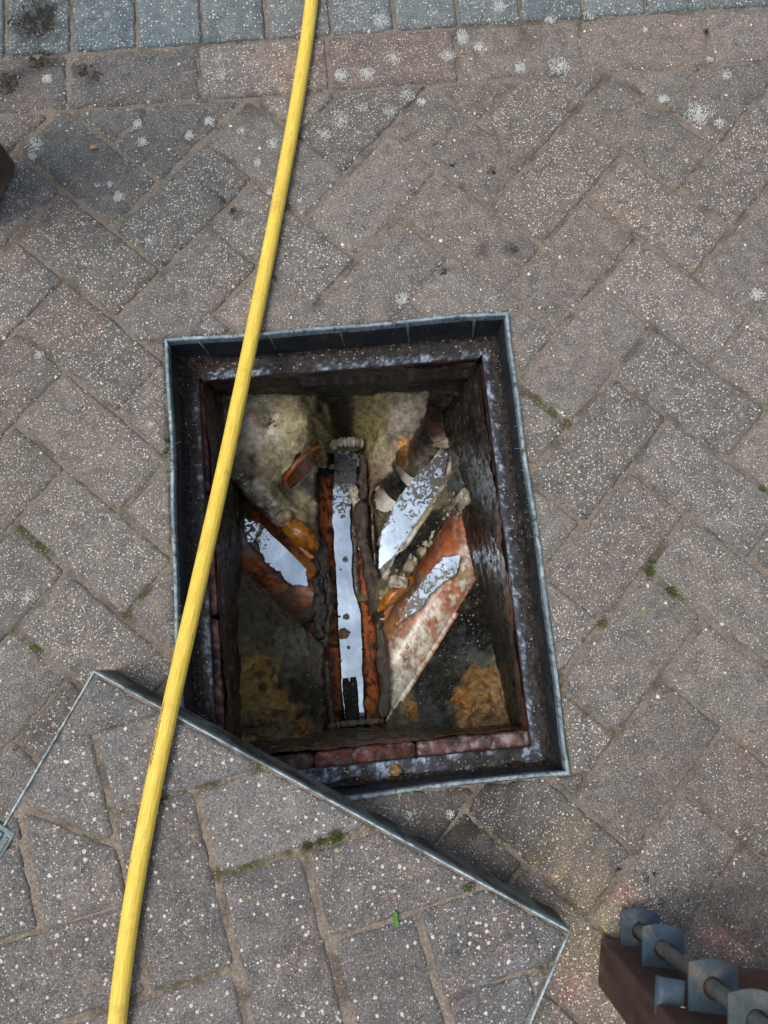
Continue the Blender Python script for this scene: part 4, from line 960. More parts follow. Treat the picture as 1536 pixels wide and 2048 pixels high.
for px, py, rx, ry, ang, h_, col, sd2_ in ((966, 1392, .036, .050, -.2, .006, (.20, .115, .035), 1), (925, 1402, .018, .016, .2, .006, (.26, .125, .030), 2), (975, 1435, .040, .016, .05, .005, (.18, .11, .04), 8), (532, 1445, .045, .030, -.3, .005, (.15, .10, .035), 3), (520, 1345, .024, .018, .5, .004, (.22, .14, .03), 4), (604, 1455, .014, .012, .2, .005, (.22, .11, .03), 5), (560, 1462, .030, .014, .1, .004, (.14, .10, .04), 6), (822, 1418, .009, .020, .0, .004, (.28, .14, .025), 7)):
    xc, yc = hit(px, py, -.31); n, m = 46, 14; v, f, c = [], [], []
    for q in range(m + 1):
        for i in range(n):
            a_ = 6.2832 * i / n; e_ = 1 + .42 * fbm(math.cos(a_) * 1.1 + sd2_ * 5, math.sin(a_) * 1.1, 3, 3); rr = q / m * e_
            x_, y_ = rr * rx * math.cos(a_), rr * ry * math.sin(a_); x = xc + x_ * math.cos(ang) - y_ * math.sin(ang); y = yc + x_ * math.sin(ang) + y_ * math.cos(ang)
            v.append((x, y, bench_z(x, y) + h_ * (1 - (q / m) ** 2) * (.75 + 1.3 * fbm(x * 75, y * 75, 6, 3)) - .0015 * (q == m)))
            k = fbm(x * 60, y * 60, sd2_, 4); c.append((*mix(col, (col[0] * .42, col[1] * .42, col[2] * .5), sstep(-.15, .4, k)), 1))
    for q in range(m):
        for i in range(n): j = (i + 1) % n; f.append((q * n + i, (q + 1) * n + i, (q + 1) * n + j, q * n + j))
    mb.add(v, f, c)
tag(mb.build('sludge', M['sludge'], None, True), kind='stuff')
# dark reflection of someone overhead, shaped as black ridges low in the main channel
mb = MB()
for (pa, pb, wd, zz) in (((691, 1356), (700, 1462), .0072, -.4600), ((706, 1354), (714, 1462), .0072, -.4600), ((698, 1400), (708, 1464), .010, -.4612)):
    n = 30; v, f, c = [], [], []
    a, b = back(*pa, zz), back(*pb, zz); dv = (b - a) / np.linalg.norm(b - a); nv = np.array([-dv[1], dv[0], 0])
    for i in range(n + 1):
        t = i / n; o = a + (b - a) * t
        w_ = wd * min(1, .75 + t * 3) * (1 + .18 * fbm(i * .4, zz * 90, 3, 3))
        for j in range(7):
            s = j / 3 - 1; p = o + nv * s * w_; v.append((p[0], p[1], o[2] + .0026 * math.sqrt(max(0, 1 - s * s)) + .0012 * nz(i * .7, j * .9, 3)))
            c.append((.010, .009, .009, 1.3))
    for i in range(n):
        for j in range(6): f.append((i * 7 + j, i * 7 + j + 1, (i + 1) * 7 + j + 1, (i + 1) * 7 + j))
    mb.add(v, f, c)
tag(mb.build('dark_reflection', M['crust'], None, True), kind='stuff')
def thing_lump(name, label, cat, px, py, z, r, col, seed, mat='crust', group=None, **kw):
    mb = MB(); place_lump(mb, px, py, z, r, col, seed, sub=3, **kw)
    return tag(mb.build(name, M[mat], None, True), label, cat, group)
thing_lump('mortar_lump', 'pale pointed mortar lump stuck at the right edge of the upper main channel', 'mortar lump', 713, 1000, -.436, .019, (.52, .48, .38), 3, sx=.60, sy=1.5, sz=.45, kw_ang=.12)
thing_lump('mortar_lump', 'long tan mortar lump lying across the dark corner pipe at upper right', 'mortar lump', 893, 886, -.372, .019, (.34, .29, .21), 5, kw_ang=.1, sx=1.35, sy=.5, sz=.55)
thing_lump('mortar_lump', 'crusted brown mortar lump beside the orange pipe lip on the left', 'mortar lump', 566, 1036, -.352, .015, (.40, .30, .21), 8, sx=1.3, sy=.9, sz=.7)
thing_lump('mortar_lump', 'whitish mortar lump on the dark ridge between the two right branches', 'mortar lump', 797, 1163, -.352, .014, (.50, .46, .36), 9, sx=1.3, sy=.8, sz=.7)
SC_ = (.17, .12, .065)
for (px, py, r, lab, seed) in ((688, 1267, .0098, 'large brown scum clump, heart shaped, floating in the main channel', 11), (692, 1233, .0058, 'round brown scum clump just above the large heart shaped one', 12), (691, 1118, .0052, 'brown scum clump highest on the bright water of the main channel', 13),
                               (697, 1295, .0032, 'tiny brown scum clump just below the large heart shaped one', 14), (681, 1139, .0022, 'speck of scum at the left edge of the bright channel water', 15), (679, 1233, .0022, 'speck of dark scum touching the left clay side of the channel', 16), (686, 1033, .0050, 'dark scum clump at the top end of the bright channel water', 17)):
    thing_lump('scum_clump', lab, 'scum clump', px, py, -.4592, r, SC_, seed, 'sludge', 'scum clumps floating in the main channel', sz=.45, rough=.7)
thing_lump('ochre_clump', 'small round ochre clump of dirt on the lower ledge of the frame', 'dirt clump', 790, 1540, -.067, .0078, (.33, .20, .08), 21, sz=.55)

# ------------------------------------------------------------------ lifted cover
LH = .080
cover = empty('access_cover', (0, 0, 0))
A = np.array(b2(187, 1340, LH)); B = np.array(b2(1142, 1862, LH)); e1 = (B - A) / np.linalg.norm(B - A); e2 = np.array([e1[1], -e1[0]])
LL_, LW_ = float(np.linalg.norm(B - A)), .494
cover.location = (*((A + B) / 2 + e2 * LW_ / 2), 0)
tag(cover, 'recessed steel cover filled with grey pavers lying askew over the lower left of the hole', 'manhole cover')
def lid(s, h): return tuple(A + e1 * s + e2 * h)
# tray walls
TH = .0026
def strip(nm, p0, p1, q0, q1, dark):
    """upright sheet of the tray from p0 to p1 (outer) and q0, q1 (inner)"""
    n, m = 90, 10; v, f, c = [], [], []
    rows = [(0, .0004), (0, .02), (0, .04), (0, .06), (0, LH - .0018), (.15, LH - .0003), (.5, LH), (.85, LH - .0003), (1, LH - .0018), (1, .06), (1, .0004)]
    for i in range(n + 1):
        t = i / n
        for k, z in rows:
            p = np.array(p0) * (1 - k) + np.array(q0) * k; q = np.array(p1) * (1 - k) + np.array(q1) * k
            o = p + (q - p) * t
            a = fbm(o[0] * 26, o[1] * 26, z * 22, 4); b = nz(o[0] * 120, o[1] * 120, z * 120)
            v.append((o[0], o[1], z + (.0005 * nz(t * 30, 1, 1) if z > .07 else 0)))
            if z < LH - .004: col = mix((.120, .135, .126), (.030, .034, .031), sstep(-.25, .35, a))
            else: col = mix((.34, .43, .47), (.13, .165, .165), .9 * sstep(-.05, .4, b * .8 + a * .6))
            c.append((*col, 1))
    m = len(rows)
    for i in range(n):
        for j in range(m): f.append((i * m + j, i * m + (j + 1) % m, (i + 1) * m + (j + 1) % m, (i + 1) * m + j))
    f.append(tuple(range(m))); f.append(tuple(n * m + j for j in range(m - 1, -1, -1)))
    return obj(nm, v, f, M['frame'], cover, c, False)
strip('tray_side', lid(0, 0), lid(LL_, 0), lid(TH, TH), lid(LL_ - TH, TH), 1)
strip('tray_side', lid(LL_, 0), lid(LL_, LW_), lid(LL_ - TH, TH), lid(LL_ - TH, LW_ - TH), 1)
strip('tray_side', lid(LL_, LW_), lid(0, LW_), lid(LL_ - TH, LW_ - TH), lid(TH, LW_ - TH), 1)
strip('tray_side', lid(0, LW_), lid(0, 0), lid(TH, LW_ - TH), lid(TH, TH), 1)
v = [(*lid(.004, .004), .006), (*lid(LL_ - .004, .004), .006), (*lid(LL_ - .004, LW_ - .004), .006), (*lid(.004, LW_ - .004), .006)]
obj('tray_floor', v + [(x, y, .001) for x, y, z in v], [(0, 1, 2, 3), (7, 6, 5, 4), (0, 4, 5, 1), (1, 5, 6, 2), (2, 6, 7, 3), (3, 7, 4, 0)], M['frame'], cover, [(.1, .11, .11, 1)] * 8, False)
LMOSS = segs([(139, 1483, 318, 1418, .010, .55), (226, 1621, 345, 1590, .010, .9), (345, 1590, 535, 1527, .012, .85), (433, 1750, 741, 1652, .010, .9), (256, 2005, 450, 1940, .010, .7), (600, 1690, 700, 1660, .008, 1), (930, 1778, 955, 1762, .008, .6), (605, 1707, 632, 1820, .008, .4),
              (1065, 1930, 1112, 1912, .014, .95), (1085, 1900, 1105, 1890, .012, .8), (140, 1640, 205, 1683, .008, .5), (60, 1640, 100, 1640, .012, .4), (0, 1900, 77, 1862, .006, .4), (190, 1480, 230, 1640, .006, .3), (500, 1530, 530, 1520, .014, .9)], LH)
n_, m_ = 130, 100; v, c = [], []
for j in range(m_ + 1):
    for i in range(n_ + 1):
        x, y = lid(TH * .8 + (LL_ - 1.6 * TH) * i / n_, TH * .8 + (LW_ - 1.6 * TH) * j / m_)
        v.append((x, y, LH - .0040 + .0016 * fbm(x * 60, y * 60, 5, 3))); c.append(sand_col(x, y, LMOSS, (.215, .180, .145)))
obj('bedding', v, [(j * (n_ + 1) + i, (j + 1) * (n_ + 1) + i, (j + 1) * (n_ + 1) + i + 1, j * (n_ + 1) + i + 1) for j in range(m_) for i in range(n_)], M['sand'], cover, c)
lpx, lpy, lox, loy = .10075319, .02056503, -.19426997, -.38674434
def llat(i, j): return (lox + i * lpx + j * lpy, loy + i * lpy - j * lpx)
LPM = {}
for (px, py), (i, j) in [((437,1750),(0,0)),((226,1621),(-1,-1)),((605,1707),(1,0)),((386,1582),(0,-1)),((659,1885),(1,1)),((832,1832),(2,1)),((893,1994),(2,2)),((262,1805),(-1,0)),((190,1479),(-1,-2)),((77,1862),(-2,0)),((280,1985),(-1,1)),((468,1945),(0,1))]:
    x, y = b2(px, py, LH); lx, ly = llat(i, j); LPM[(i, j)] = (x - lx, y - ly)
LSP = spots([(1000, 1870, 70, PINK, .25), (905, 1980, 50, PINK, .3), (600, 1900, 80, PINK, .2), (120, 1600, 60, (.9, .9, .95), .5), (60, 1800, 90, (.85, .92, .92), .6), (800, 1700, 120, (1.05, 1.03, 1.0), .5), (1060, 1985, 70, (.92, .97, .98), .5), (380, 1650, 60, DARK, .12), (1040, 1825, 40, (.9, .88, .86), .5),
             (1035, 1940, 26, BLOOM, .6), (960, 1965, 24, BLOOM, .4), (450, 1640, 60, (1.05, 1.05, 1.05), .5)], LH)
def lid_tint(x, y):
    cc_ = (1.0, 1.0, 1.0)
    for sx, sy, r, tc, s in LSP:
        d = math.hypot(x - sx, y - sy)
        if d < r * 1.5:
            d += r * .45 * fbm(x * 60 + sx * 9, y * 60, 1.3, 3); cc_ = mix(cc_, (cc_[0] * tc[0], cc_[1] * tc[1], cc_[2] * tc[2]), s * sstep(r * 1.12, r * .35, d))
    return (*cc_, 1)
fl = np.array(A)
def lid_clip(poly, g=.005):
    a = e1 @ fl; b = e2 @ fl
    poly = clip_half(poly, e1[0], e1[1], a + LL_ - g); poly = clip_half(poly, -e1[0], -e1[1], -(a + g))
    poly = clip_half(poly, e2[0], e2[1], b + LW_ - g); return clip_half(poly, -e2[0], -e2[1], -(b + g)) if len(poly) > 2 else poly
jc0, jc1 = np.array(b2(40, 1616, LH)), np.array(b2(205, 1683, LH)); jn = np.array([-(jc1 - jc0)[1], (jc1 - jc0)[0]]); jn /= np.linalg.norm(jn); jcc = float(jn @ jc0)
key = np.array(b2(8, 1700, LH))
for i in range(-9, 9):
    for j in range(-8, 9):
        k = (i - j) % 4
        if k not in (0, 1): continue
        hz = (k == 1); w_, h_ = (2, 1) if hz else (1, 2)
        pts = [(i, j), (i + w_, j), (i + w_, j + h_), (i, j + h_)]
        ps = []
        mids = [(i + 1, j), (i + 1, j + 1)] if hz else [(i, j + 1), (i + 1, j + 1)]
        rs = [LPM[p] for p in pts + mids if p in LPM]
        dx, dy = (sum(r[0] for r in rs) / len(rs) * .8, sum(r[1] for r in rs) / len(rs) * .8) if rs else (0, 0)
        g = .0034 / .1028
        poly = [llat(i + g, j + g), llat(i + w_ - g, j + g), llat(i + w_ - g, j + h_ - g), llat(i + g, j + h_ - g)]
        poly = lid_clip([(x + dx, y + dy) for x, y in poly])
        if len(poly) < 3: continue
        pieces = [poly]
        if (i, j) == (-2, -2): pieces = [clip_half(poly, jn[0], jn[1], jcc - .003), clip_half(poly, -jn[0], -jn[1], -jcc - .003)]
        for p in pieces:
            if len(p) < 3: continue
            # room for the lifting socket at the edge
            cx_, cy_ = sum(q[0] for q in p) / len(p), sum(q[1] for q in p) / len(p)
            slab('paver', p, LH - .0004 + random.uniform(-.0006, .0004), .06, M['paver_lid'], cover, lid_tint, tilt=.003, chamfer=random.uniform(.0042, .0060), drop=.0050)
# lifting socket: steel bar in a slot at the left edge
k0 = np.array(b2(2, 1663, LH + .002)); kd = -(np.array(b2(187, 1340, LH)) - np.array(b2(0, 1648, LH))); kd /= np.linalg.norm(kd); kn = np.array([-kd[1], kd[0]])
def kbox(nm, s0, s1, h0, h1, z0, z1, col, par=cover):
    v = []
    for z in (z0, z1):
        for s, h in ((s0, h0), (s1, h0), (s1, h1), (s0, h1)): v.append((*(k0 + kd * s + kn * h), z))
    o = obj(nm, v, [(3, 2, 1, 0), (4, 5, 6, 7), (0, 1, 5, 4), (1, 2, 6, 5), (2, 3, 7, 6), (3, 0, 4, 7)], M['plate'], par, [(*col, 1)] * 8, False); bevel(o, .0012, 2); return o
sock = kbox('socket_plate', -.006, .075, -.012, .016, LH - .010, LH + .0012, (.10, .135, .14))
kbox('lifting_bar', .000, .066, -.008, .004, LH - .004, LH + .0050, (.13, .19, .23), sock)
kbox('lifting_bar', .002, .060, .0075, .0125, LH - .004, LH + .0030, (.11, .15, .16), sock)

# ------------------------------------------------------------------ hose
HP = [(622, -60), (622, 0), (604, 137), (588, 269), (551.5, 410), (543, 465), (516, 620), (509, 645), (475, 820), (446, 950), (415, 1080), (378, 1255), (361, 1320), (341, 1410), (299, 1621), (258, 1848), (234, 2048), (226, 2130), (216, 2260)]
HP[0] = (630, -60)
HR = .0104
def hose_z(py):
    if py < 600: return HR + .0012
    if py < 1410: return HR + .0022 + (LH - .0010) * sstep(600, 1560, py) / sstep(600, 1560, 1410)
    return LH + HR + .0012
# smooth centre line in metres
hy = np.array([q[1] for q in HP], float); pf = np.polyfit((hy - 1000) / 1000, [q[0] for q in HP], 6)
raw = np.array([back(np.polyval(pf, (y - 1000) / 1000), y, hose_z(y)) for y in np.linspace(-60, 2200, 260)])
for _ in range(14): raw[1:-1] = raw[1:-1] * .5 + (raw[:-2] + raw[2:]) * .25
path = [raw[0] + (raw[0] - raw[8]) * 5 + 0 * raw[0]] + list(raw)
path[0][2] = raw[0][2]
v, f, uv = [], [], []; ns = 36; ln = 0.0
for i, p in enumerate(path):
    p = np.array(p)
    if i: ln += float(np.linalg.norm(p - np.array(path[i - 1])))
    d = np.array(path[min(i + 1, len(path) - 1)]) - np.array(path[max(i - 1, 0)]); d /= np.linalg.norm(d)
    sdv = np.cross(d, [0, 0, 1.0]); sdv /= np.linalg.norm(sdv); up = np.cross(sdv, d)
    for k in range(ns):
        a = 2 * math.pi * k / ns; rr = HR * (1 + .003 * math.cos(12 * a)) * (1 + .015 * nz(ln * 22, k * .4, 3))
        v.append(tuple(p + rr * (math.cos(a) * sdv + math.sin(a) * up))); uv.append((a, ln, 0))
for i in range(len(path) - 1):
    for k in range(ns):
        q = (k + 1) % ns; f.append((i * ns + k, i * ns + q, (i + 1) * ns + q, (i + 1) * ns + k))
f.append(tuple(range(ns - 1, -1, -1))); f.append(tuple((len(path) - 1) * ns + k for k in range(ns)))
hose = obj('hose', v, f, M['hose'], None, None, True, uvs=uv)
tag(hose, 'long yellow ribbed hose lying across the paving, open hole and cover', 'hose')

# ------------------------------------------------------------------ timber gate with drop bolt, lower right
def timber(nm, o, ex, ey, w_, d_, z0, z1, col, parent, bev=.004):
    """box of timber: front left corner o, ex along the front, ey into the depth"""
    v, f, c = [], [], []
    nz_ = max(2, int((z1 - z0) / .03))
    pr = []
    k = 5
    for a, b in (((0, 0), (w_, 0)), ((w_, 0), (w_, d_)), ((w_, d_), (0, d_)), ((0, d_), (0, 0))):
        for q in range(k): pr.append((a[0] + (b[0] - a[0]) * q / k, a[1] + (b[1] - a[1]) * q / k))
    for i in range(nz_ + 1):
        z = z0 + (z1 - z0) * i / nz_
        for s, h in pr:
            p = np.array(o) + np.array(ex) * s + np.array(ey) * h
            a = fbm(p[0] * 70, p[1] * 70, z * 7, 4)
            v.append((p[0] + .0006 * a, p[1] + .0006 * a, z)); cl = mix(col, (col[0] * .55, col[1] * .55, col[2] * .55), sstep(-.2, .4, a))
            cl = mix(cl, (.16, .13, .095), .75 * sstep(.05, .0, z) * sstep(-.3, .3, fbm(p[0] * 90, p[1] * 90, z * 90, 3)))
            c.append((*cl, 1))
    n = len(pr)
    for i in range(nz_):
        for q in range(n):
            j = (q + 1) % n; f.append((i * n + q, (i + 1) * n + q, (i + 1) * n + j, i * n + j) if False else (i * n + q, i * n + j, (i + 1) * n + j, (i + 1) * n + q))
    f.append(tuple(range(n - 1, -1, -1))); f.append(tuple(nz_ * n + q for q in range(n)))
    ob = obj(nm, v, f, M['wood'], parent, c, False); bevel(ob, bev, 2); return ob
GE1 = np.array([.978, -.208]); GE2 = np.array([-.208, -.978]); GF = np.array([.2600, -.5195])
gate = tag(empty('timber_gate', (*GF, 0)), 'brown timber gate corner with a steel drop bolt at the lower right', 'gate')
WD = (.068, .036, .028)
timber('stile', GF, GE1, GE2, .086, .056, .004, .47, WD, gate)
timber('bottom_rail', GF + GE1 * .0875 + GE2 * .006, GE1, GE2, .62, .044, .030, .140, (.080, .042, .032), gate)
for q in range(5):
    timber('board', GF + GE1 * (.0885 + q * .122) + GE2 * .0515, GE1, GE2, .118, .016, .035, .45, (.085, .045, .034), gate, .003)
# drop bolt: rod through four keeper plates
def rodpt(z):
    ks = [(1268, 1853, .004), (1318, 1897, .088), (1424, 1987, .205), (1512, 2042, .285)]
    P = [back(a, b, z_) for a, b, z_ in ks]
    if z <= .088: t = (z - .004) / .084; return P[0] + (P[1] - P[0]) * t
    if z <= .205: t = (z - .088) / .117; return P[1] + (P[2] - P[1]) * t
    t = (z - .205) / .08; return P[2] + (P[3] - P[2]) * t
r0, r1 = rodpt(.004), rodpt(.285); rdv = (r1 - r0) / np.linalg.norm(r1 - r0)
def rodl(z): return r0 + rdv * ((z - r0[2]) / rdv[2])
def cyl(nm, p0, p1, rad, mat, parent, col, n=20, rings=12):
    v, f, c = [], [], []; p0, p1 = np.array(p0), np.array(p1); d = (p1 - p0) / np.linalg.norm(p1 - p0)
    s = np.cross(d, [1, 0, 0]); s /= np.linalg.norm(s); t = np.cross(d, s)
    rows = [(0, .8), (.006, 1)] + [(i / rings, 1) for i in range(1, rings)] + [(.994, 1), (1, .8)]
    for u, k in rows:
        for i in range(n):
            a = 2 * math.pi * i / n; p = p0 + (p1 - p0) * u + rad * k * (math.cos(a) * s + math.sin(a) * t); v.append(tuple(p))
            nn = fbm(p[0] * 80, p[1] * 80, p[2] * 60, 4); cl = mix(col, (.13, .075, .05), .8 * sstep(.22, .42, nn)); c.append((*cl, 1))
    for r in range(len(rows) - 1):
        for i in range(n):
            j = (i + 1) % n; f.append((r * n + i, r * n + j, (r + 1) * n + j, (r + 1) * n + i))
    f.append(tuple(range(n - 1, -1, -1))); f.append(tuple((len(rows) - 1) * n + i for i in range(n)))
    return obj(nm, v, f, mat, parent, c)
bolt = cyl('drop_bolt', rodl(.003), rodl(.42), .0078, M['plate'], gate, (.105, .112, .106))
def keeper(z, wd, col, holer=.0105, ext=.026, rear=None):
    """flat plate with rounded nose and a round hole, standing out from the stile"""
    cpt = rodl(z); ex3 = np.array([*GE1, 0]); ey3 = np.array([*(-GE2), 0])            # ey3 points away from the timber
    rear = -(float((cpt[:2] - GF) @ (-GE2))) - .002 if rear is None else rear
    hw = wd / 2; n = 80
    def outer(a):
        cx_, sy_ = math.cos(a), math.sin(a)
        # superellipse sides, arched nose
        k = min(hw / max(1e-6, abs(cx_)), (ext - .006 * (cx_ * 1.2) ** 2) / max(1e-6, sy_) if sy_ > 0 else (-rear) / max(1e-6, -sy_))
        return cx_ * k, sy_ * k
    v, f, c = [], [], []
    tilt_ = .0
    for top in (0, 1):
        for ring in (0, 1):
            for i in range(n):
                a = 2 * math.pi * (i + .5) / n
                x, y = outer(a) if ring == 0 else (holer * math.cos(a), holer * math.sin(a))
                p = cpt + ex3 * x + ey3 * y; p = np.array([p[0], p[1], z + .0028 * top - .10 * y])
                v.append(tuple(p)); q = fbm(p[0] * 45, p[1] * 45, z * 40, 4)
                c.append((*mix(col, (.15, .12, .09), .5 * sstep(.18, .45, q)), 1))
    def id_(t, r, i): return t * 2 * n + r * n + i % n
    for i in range(n):
        f += [(id_(1, 0, i), id_(1, 0, i + 1), id_(1, 1, i + 1), id_(1, 1, i)), (id_(0, 0, i + 1), id_(0, 0, i), id_(0, 1, i), id_(0, 1, i + 1)),
              (id_(0, 0, i), id_(0, 0, i + 1), id_(1, 0, i + 1), id_(1, 0, i)), (id_(0, 1, i + 1), id_(0, 1, i), id_(1, 1, i), id_(1, 1, i + 1))]
    return obj('keeper_plate', v, f, M['plate'], gate, c, False)
keeper(.022, .048, (.034, .056, .080))
keeper(.088, .048, (.036, .060, .088))
keeper(.205, .050, (.048, .072, .090))
keeper(.285, .052, (.062, .080, .086))
# strap under the third plate, with its screw
o = rodl(.205)[:2] + GE1 * -.026 + GE2 * .004
v, f = [], []; n = 14
for i in range(n + 1):
    t = i / n; xx = -.022 * min(1, t / .6) - .005 * math.sin(max(0, (t - .6) / .4) * 1.57); zz = .2035 - .005 * (1 - math.cos(max(0, (t - .6) / .4) * 1.57)) - .004 * t
    for yy in (-.030, .006):
        for k in (0, .0028): p = o + GE1 * xx - GE2 * yy; v.append((p[0], p[1], zz - k))
for i in range(n):
    a = i * 4; b = a + 4
    f += [(a, b, b + 2, a + 2), (a + 1, a + 3, b + 3, b + 1), (a + 2, b + 2, b + 3, a + 3), (a, a + 1, b + 1, b)]
f += [(0, 2, 3, 1), (n * 4, n * 4 + 1, n * 4 + 3, n * 4 + 2)]
strap = obj('strap', v, f, M['plate'], gate, [(.040, .064, .088, 1)] * len(v))
vs, fs = lump(.0042, sz=.55, rough=.06, seed=2)
sp = back(1366, 2021, .203)
obj('screw', [(sp[0] + x, sp[1] + y, sp[2] + z) for x, y, z in vs], fs, M['plate'], strap, [(.55, .50, .36, .5)] * len(vs))

# ------------------------------------------------------------------ gate post at the left edge
PF = np.array(b2(34, 331, .006)); pd = np.array(b2(0, 404, .006)) - PF; pd /= np.linalg.norm(pd); pn = np.array([pd[1], -pd[0]])
if pn[0] > 0: pn = -pn
post = tag(empty('gate_post', (*PF, 0)), 'dark brown timber post whose foot shows at the left edge', 'gate post')
timber('post_shaft', PF, pd, pn, .11, .07, .006, .70, (.060, .032, .026), post, .003)

# ------------------------------------------------------------------ lichen, moss, weeds, litter
mb = MB()
LIC = [(440, 118, 15, .8), (445, 152, 13, .9), (560, 97, 13, .5), (683, 150, 15, 1), (733, 147, 17, 1), (787, 115, 16, .8), (760, 42, 17, .8), (998, 15, 16, .9), (895, 112, 15, .8), (925, 75, 16, .6), (1040, 135, 13, .6), (1120, 132, 26, .4), (650, 268, 15, .8), (780, 222, 14, .7), (725, 215, 14, .5), (682, 240, 20, .7), (815, 190, 16, .7), (843, 203, 10, .7),
       (285, 283, 11, .8), (275, 248, 11, 1), (378, 270, 10, .9), (418, 243, 11, .9), (483, 262, 8, .8), (545, 287, 14, .6), (515, 325, 9, .9), (237, 393, 12, 1), (300, 482, 12, 1), (70, 290, 17, .6), (65, 312, 9, .8), (220, 368, 7, .7), (95, 157, 11, .9), (1397, 226, 26, .9), (1440, 245, 12, .4), (1328, 198, 11, .8), (1453, 150, 12, .5), (805, 597, 13, .9),
       (1395, 482, 12, .5), (20, 1190, 9, .9), (55, 1193, 16, 1), (300, 850, 8, .9), (78, 709, 9, .9), (960, 95, 14, .6), (1515, 590, 14, .7), (1350, 640, 8, .4), (985, 1622, 30, .16), (820, 1635, 18, .5), (900, 1628, 9, .8), (770, 1630, 18, .3), (560, 20, 12, .4), (450, 60, 24, .25), (500, 40, 14, .3), (215, 30, 10, .4), (1420, 118, 8, .4), (1100, 40, 12, .4), (1290, 60, 6, .5), (640, 40, 10, .4),
       (540, 385, 8, .5), (600, 400, 6, .6), (195, 370, 7, .5), (1180, 30, 12, .3), (870, 25, 12, .3)]
for px, py, r, dn in LIC:
    x0, y0 = b2(px, py); rm = r / 1539 * 1.35
    for q in range(int(dn * (r ** 1.55) * 3.3)):
        a = random.random() * 6.283; rad = rm * (random.random() ** .62) * (.75 + .5 * nz(math.cos(a) * 1.5 + px, math.sin(a) * 1.5, py)) * 1.15
        x, y = x0 + rad * math.cos(a), y0 + rad * math.sin(a); s = random.uniform(.0005, .00145) * (1.15 - .5 * rad / rm)
        n = 6; ph = random.random() * 6
        ring = [(x + s * random.uniform(.7, 1.3) * math.cos(ph + 6.283 * i / n), y + s * random.uniform(.7, 1.3) * math.sin(ph + 6.283 * i / n), -.001) for i in range(n)]
        mb.add(ring + [(x, y, .0016 + random.uniform(0, .0006) + (.0022 if py < 95 else 0))], [(i, (i + 1) % n, n) for i in range(n)])
tag(mb.build('lichen', M['lichen'], None, True), kind='stuff')
mb = MB()
for px, py, r, n_ in ((75, 38, 58, 900), (82, 122, 30, 240), (20, 165, 34, 260), (165, 140, 20, 160), (190, 152, 15, 80), (1290, 1757, 12, 110), (1345, 1777, 9, 90), (1320, 1803, 9, 80), (1310, 1745, 8, 50), (1375, 1800, 5, 30), (1238, 1742, 5, 26), (905, 327, 9, 50), (445, 402, 8, 60), (466, 422, 7, 44), (888, 545, 9, 40), (1030, 500, 10, 30), (985, 342, 11, 40)):
    x0, y0 = b2(px, py); rm = r / 1539 * 1.15
    for q in range(n_):
        a = random.random() * 6.283; rad = rm * (random.random() ** .6) * (.8 + .6 * nz(math.cos(a) * 1.5 + px, math.sin(a) * 1.5, py))
        x, y = x0 + rad * math.cos(a), y0 + rad * math.sin(a)
        if fbm(x * 90, y * 90, 7, 3) < -.12: continue
        s_ = random.uniform(.0006, .0019); ph = random.random() * 6
        ring = [(x + s_ * random.uniform(.6, 1.4) * math.cos(ph + 1.047 * i), y + s_ * random.uniform(.6, 1.4) * math.sin(ph + 1.047 * i), -.001) for i in range(6)]
        k = random.uniform(.5, 1.8); mb.add(ring + [(x, y, .0014 + random.uniform(0, .0006) + (.0026 if py < 95 else 0))], [(i, (i + 1) % 6, 6) for i in range(6)], (.020 * k, .017 * k, .013 * k, 1))
tag(mb.build('black_lichen', M['crust'], None, True), kind='stuff')
mb = MB()
def tuft(px, py, r, n, hgt, z=0.0, wd=.0007):
    x0, y0 = b2(px, py, z)
    for _ in range(n):
        a = random.random() * 6.28; d = r * math.sqrt(random.random()); x, y = x0 + d * math.cos(a), y0 + d * math.sin(a)
        b = random.random() * 6.28; l = hgt * random.uniform(.5, 1.2); ln = l * random.uniform(.3, 1.0); w_ = wd * random.uniform(.7, 1.3)
        ex, ey = math.cos(b), math.sin(b)
        mb.add([(x - ey * w_, y + ex * w_, z - .003), (x + ey * w_, y - ex * w_, z - .003), (x + ex * ln * .5 + ey * w_ * .8, y + ey * ln * .5 - ex * w_ * .8, z + l * .7), (x + ex * ln * .5 - ey * w_ * .8, y + ey * ln * .5 + ex * w_ * .8, z + l * .7), (x + ex * ln, y + ey * ln, z + l * .8)],
               [(0, 1, 2, 3), (3, 2, 4)])
for px, py, r, n, h_ in ((1300, 1143, .007, 70, .006), (1342, 1184, .007, 60, .006), (1524, 980, .004, 26, .005), (1413, 62, .003, 16, .004), (1305, 1122, .004, 25, .005), (333, 880, .003, 22, .006), (331, 905, .003, 18, .007)): tuft(px, py, r, n, h_)
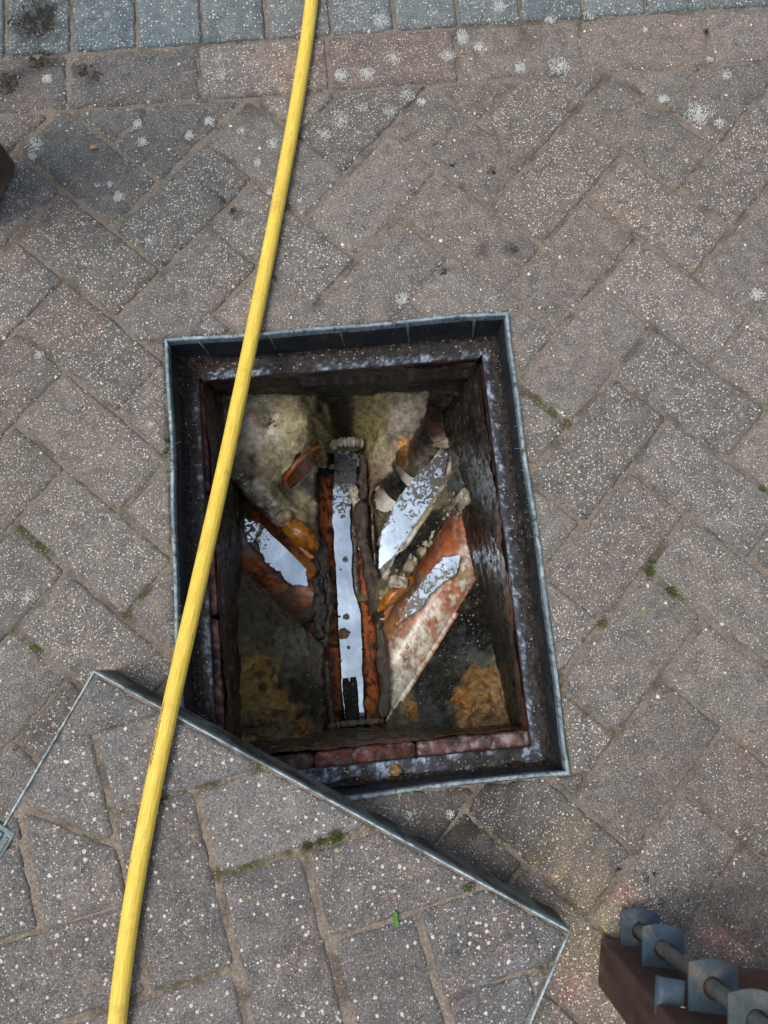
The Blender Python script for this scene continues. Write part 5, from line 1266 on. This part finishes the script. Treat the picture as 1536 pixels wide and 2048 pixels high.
for (a, b), (c_, d), wd, s in MOSS_SEGS:
    L = math.hypot(c_ - a, d - b)
    for _ in range(int(L / .0016 * s)):
        t = random.random(); x = a + (c_ - a) * t + random.gauss(0, .0024); y = b + (d - b) * t + random.gauss(0, .0024)
        b_ = random.random() * 6.28; l = random.uniform(.001, .0028); ex, ey = math.cos(b_) * .0011, math.sin(b_) * .0011
        mb.add([(x - ex, y - ey, -.005), (x + ey, y - ex, -.005), (x + ex, y + ey, -.005), (x - ey, y + ex, -.005), (x, y, -.0025 + l)], [(0, 1, 4), (1, 2, 4), (2, 3, 4), (3, 0, 4)])
for px, py, r, n, h_ in ((672, 1672, .008, 90, .006), (612, 1690, .006, 40, .004), (640, 1683, .005, 30, .003), (934, 1776, .006, 40, .005)): tuft(px, py, r, n, h_, LH)
tag(mb.build('moss', M['moss'], None, True), kind='stuff')
mb = MB()
weed = tag(empty('seedling', (*b2(792, 1836, LH), LH)), 'small green two leaved seedling growing in a joint of the lifted cover', 'weed')
def leaf_vf(o, ang, l, wd, cup, z, curl=0.0):
    v, f = [], []; n = 8
    for i in range(n + 1):
        t = i / n; w_ = wd * math.sin(math.pi * min(1, t * .96 + .04)) ** .8
        for s in (-1, 0, 1):
            xx, yy = l * t, s * w_; v.append((o[0] + xx * math.cos(ang) - yy * math.sin(ang), o[1] + xx * math.sin(ang) + yy * math.cos(ang), z + cup * abs(s) + curl * math.sin(t * 3.1) ))
    for i in range(n):
        a = i * 3; f += [(a, a + 3, a + 4, a + 1), (a + 1, a + 4, a + 5, a + 2)]
    return v, f
w0 = b2(790, 1836, LH)
for ang, l in ((1.45, .0085), (-1.35, .0095), (2.1, .005), (.3, .004)):
    v, f = leaf_vf(w0, ang, l, l * .30, .0008, LH + .004, .001); obj('leaf', v, f, M['weed'], weed, [(1, 1, 1, 1)] * len(v))
cyl('stem', (*w0, LH - .005), (*w0, LH + .004), .0006, M['weed'], weed, (.1, .3, .05), 8, 3)
v, f = leaf_vf(b2(180, 300),   .15, .013, .0030, .0012, .0025, .002)
v2, f2 = leaf_vf(b2(181, 299), 3.7, .008, .0004, .0003, .0028, .0)
o = obj('dry_leaf', v + v2, f + [tuple(i + len(v) for i in q) for q in f2], M['leaf'], None, [(1, 1, 1, 1)] * (len(v) + len(v2)))
tag(o, 'small curled reddish dry leaf lying on the paving at upper left', 'leaf')
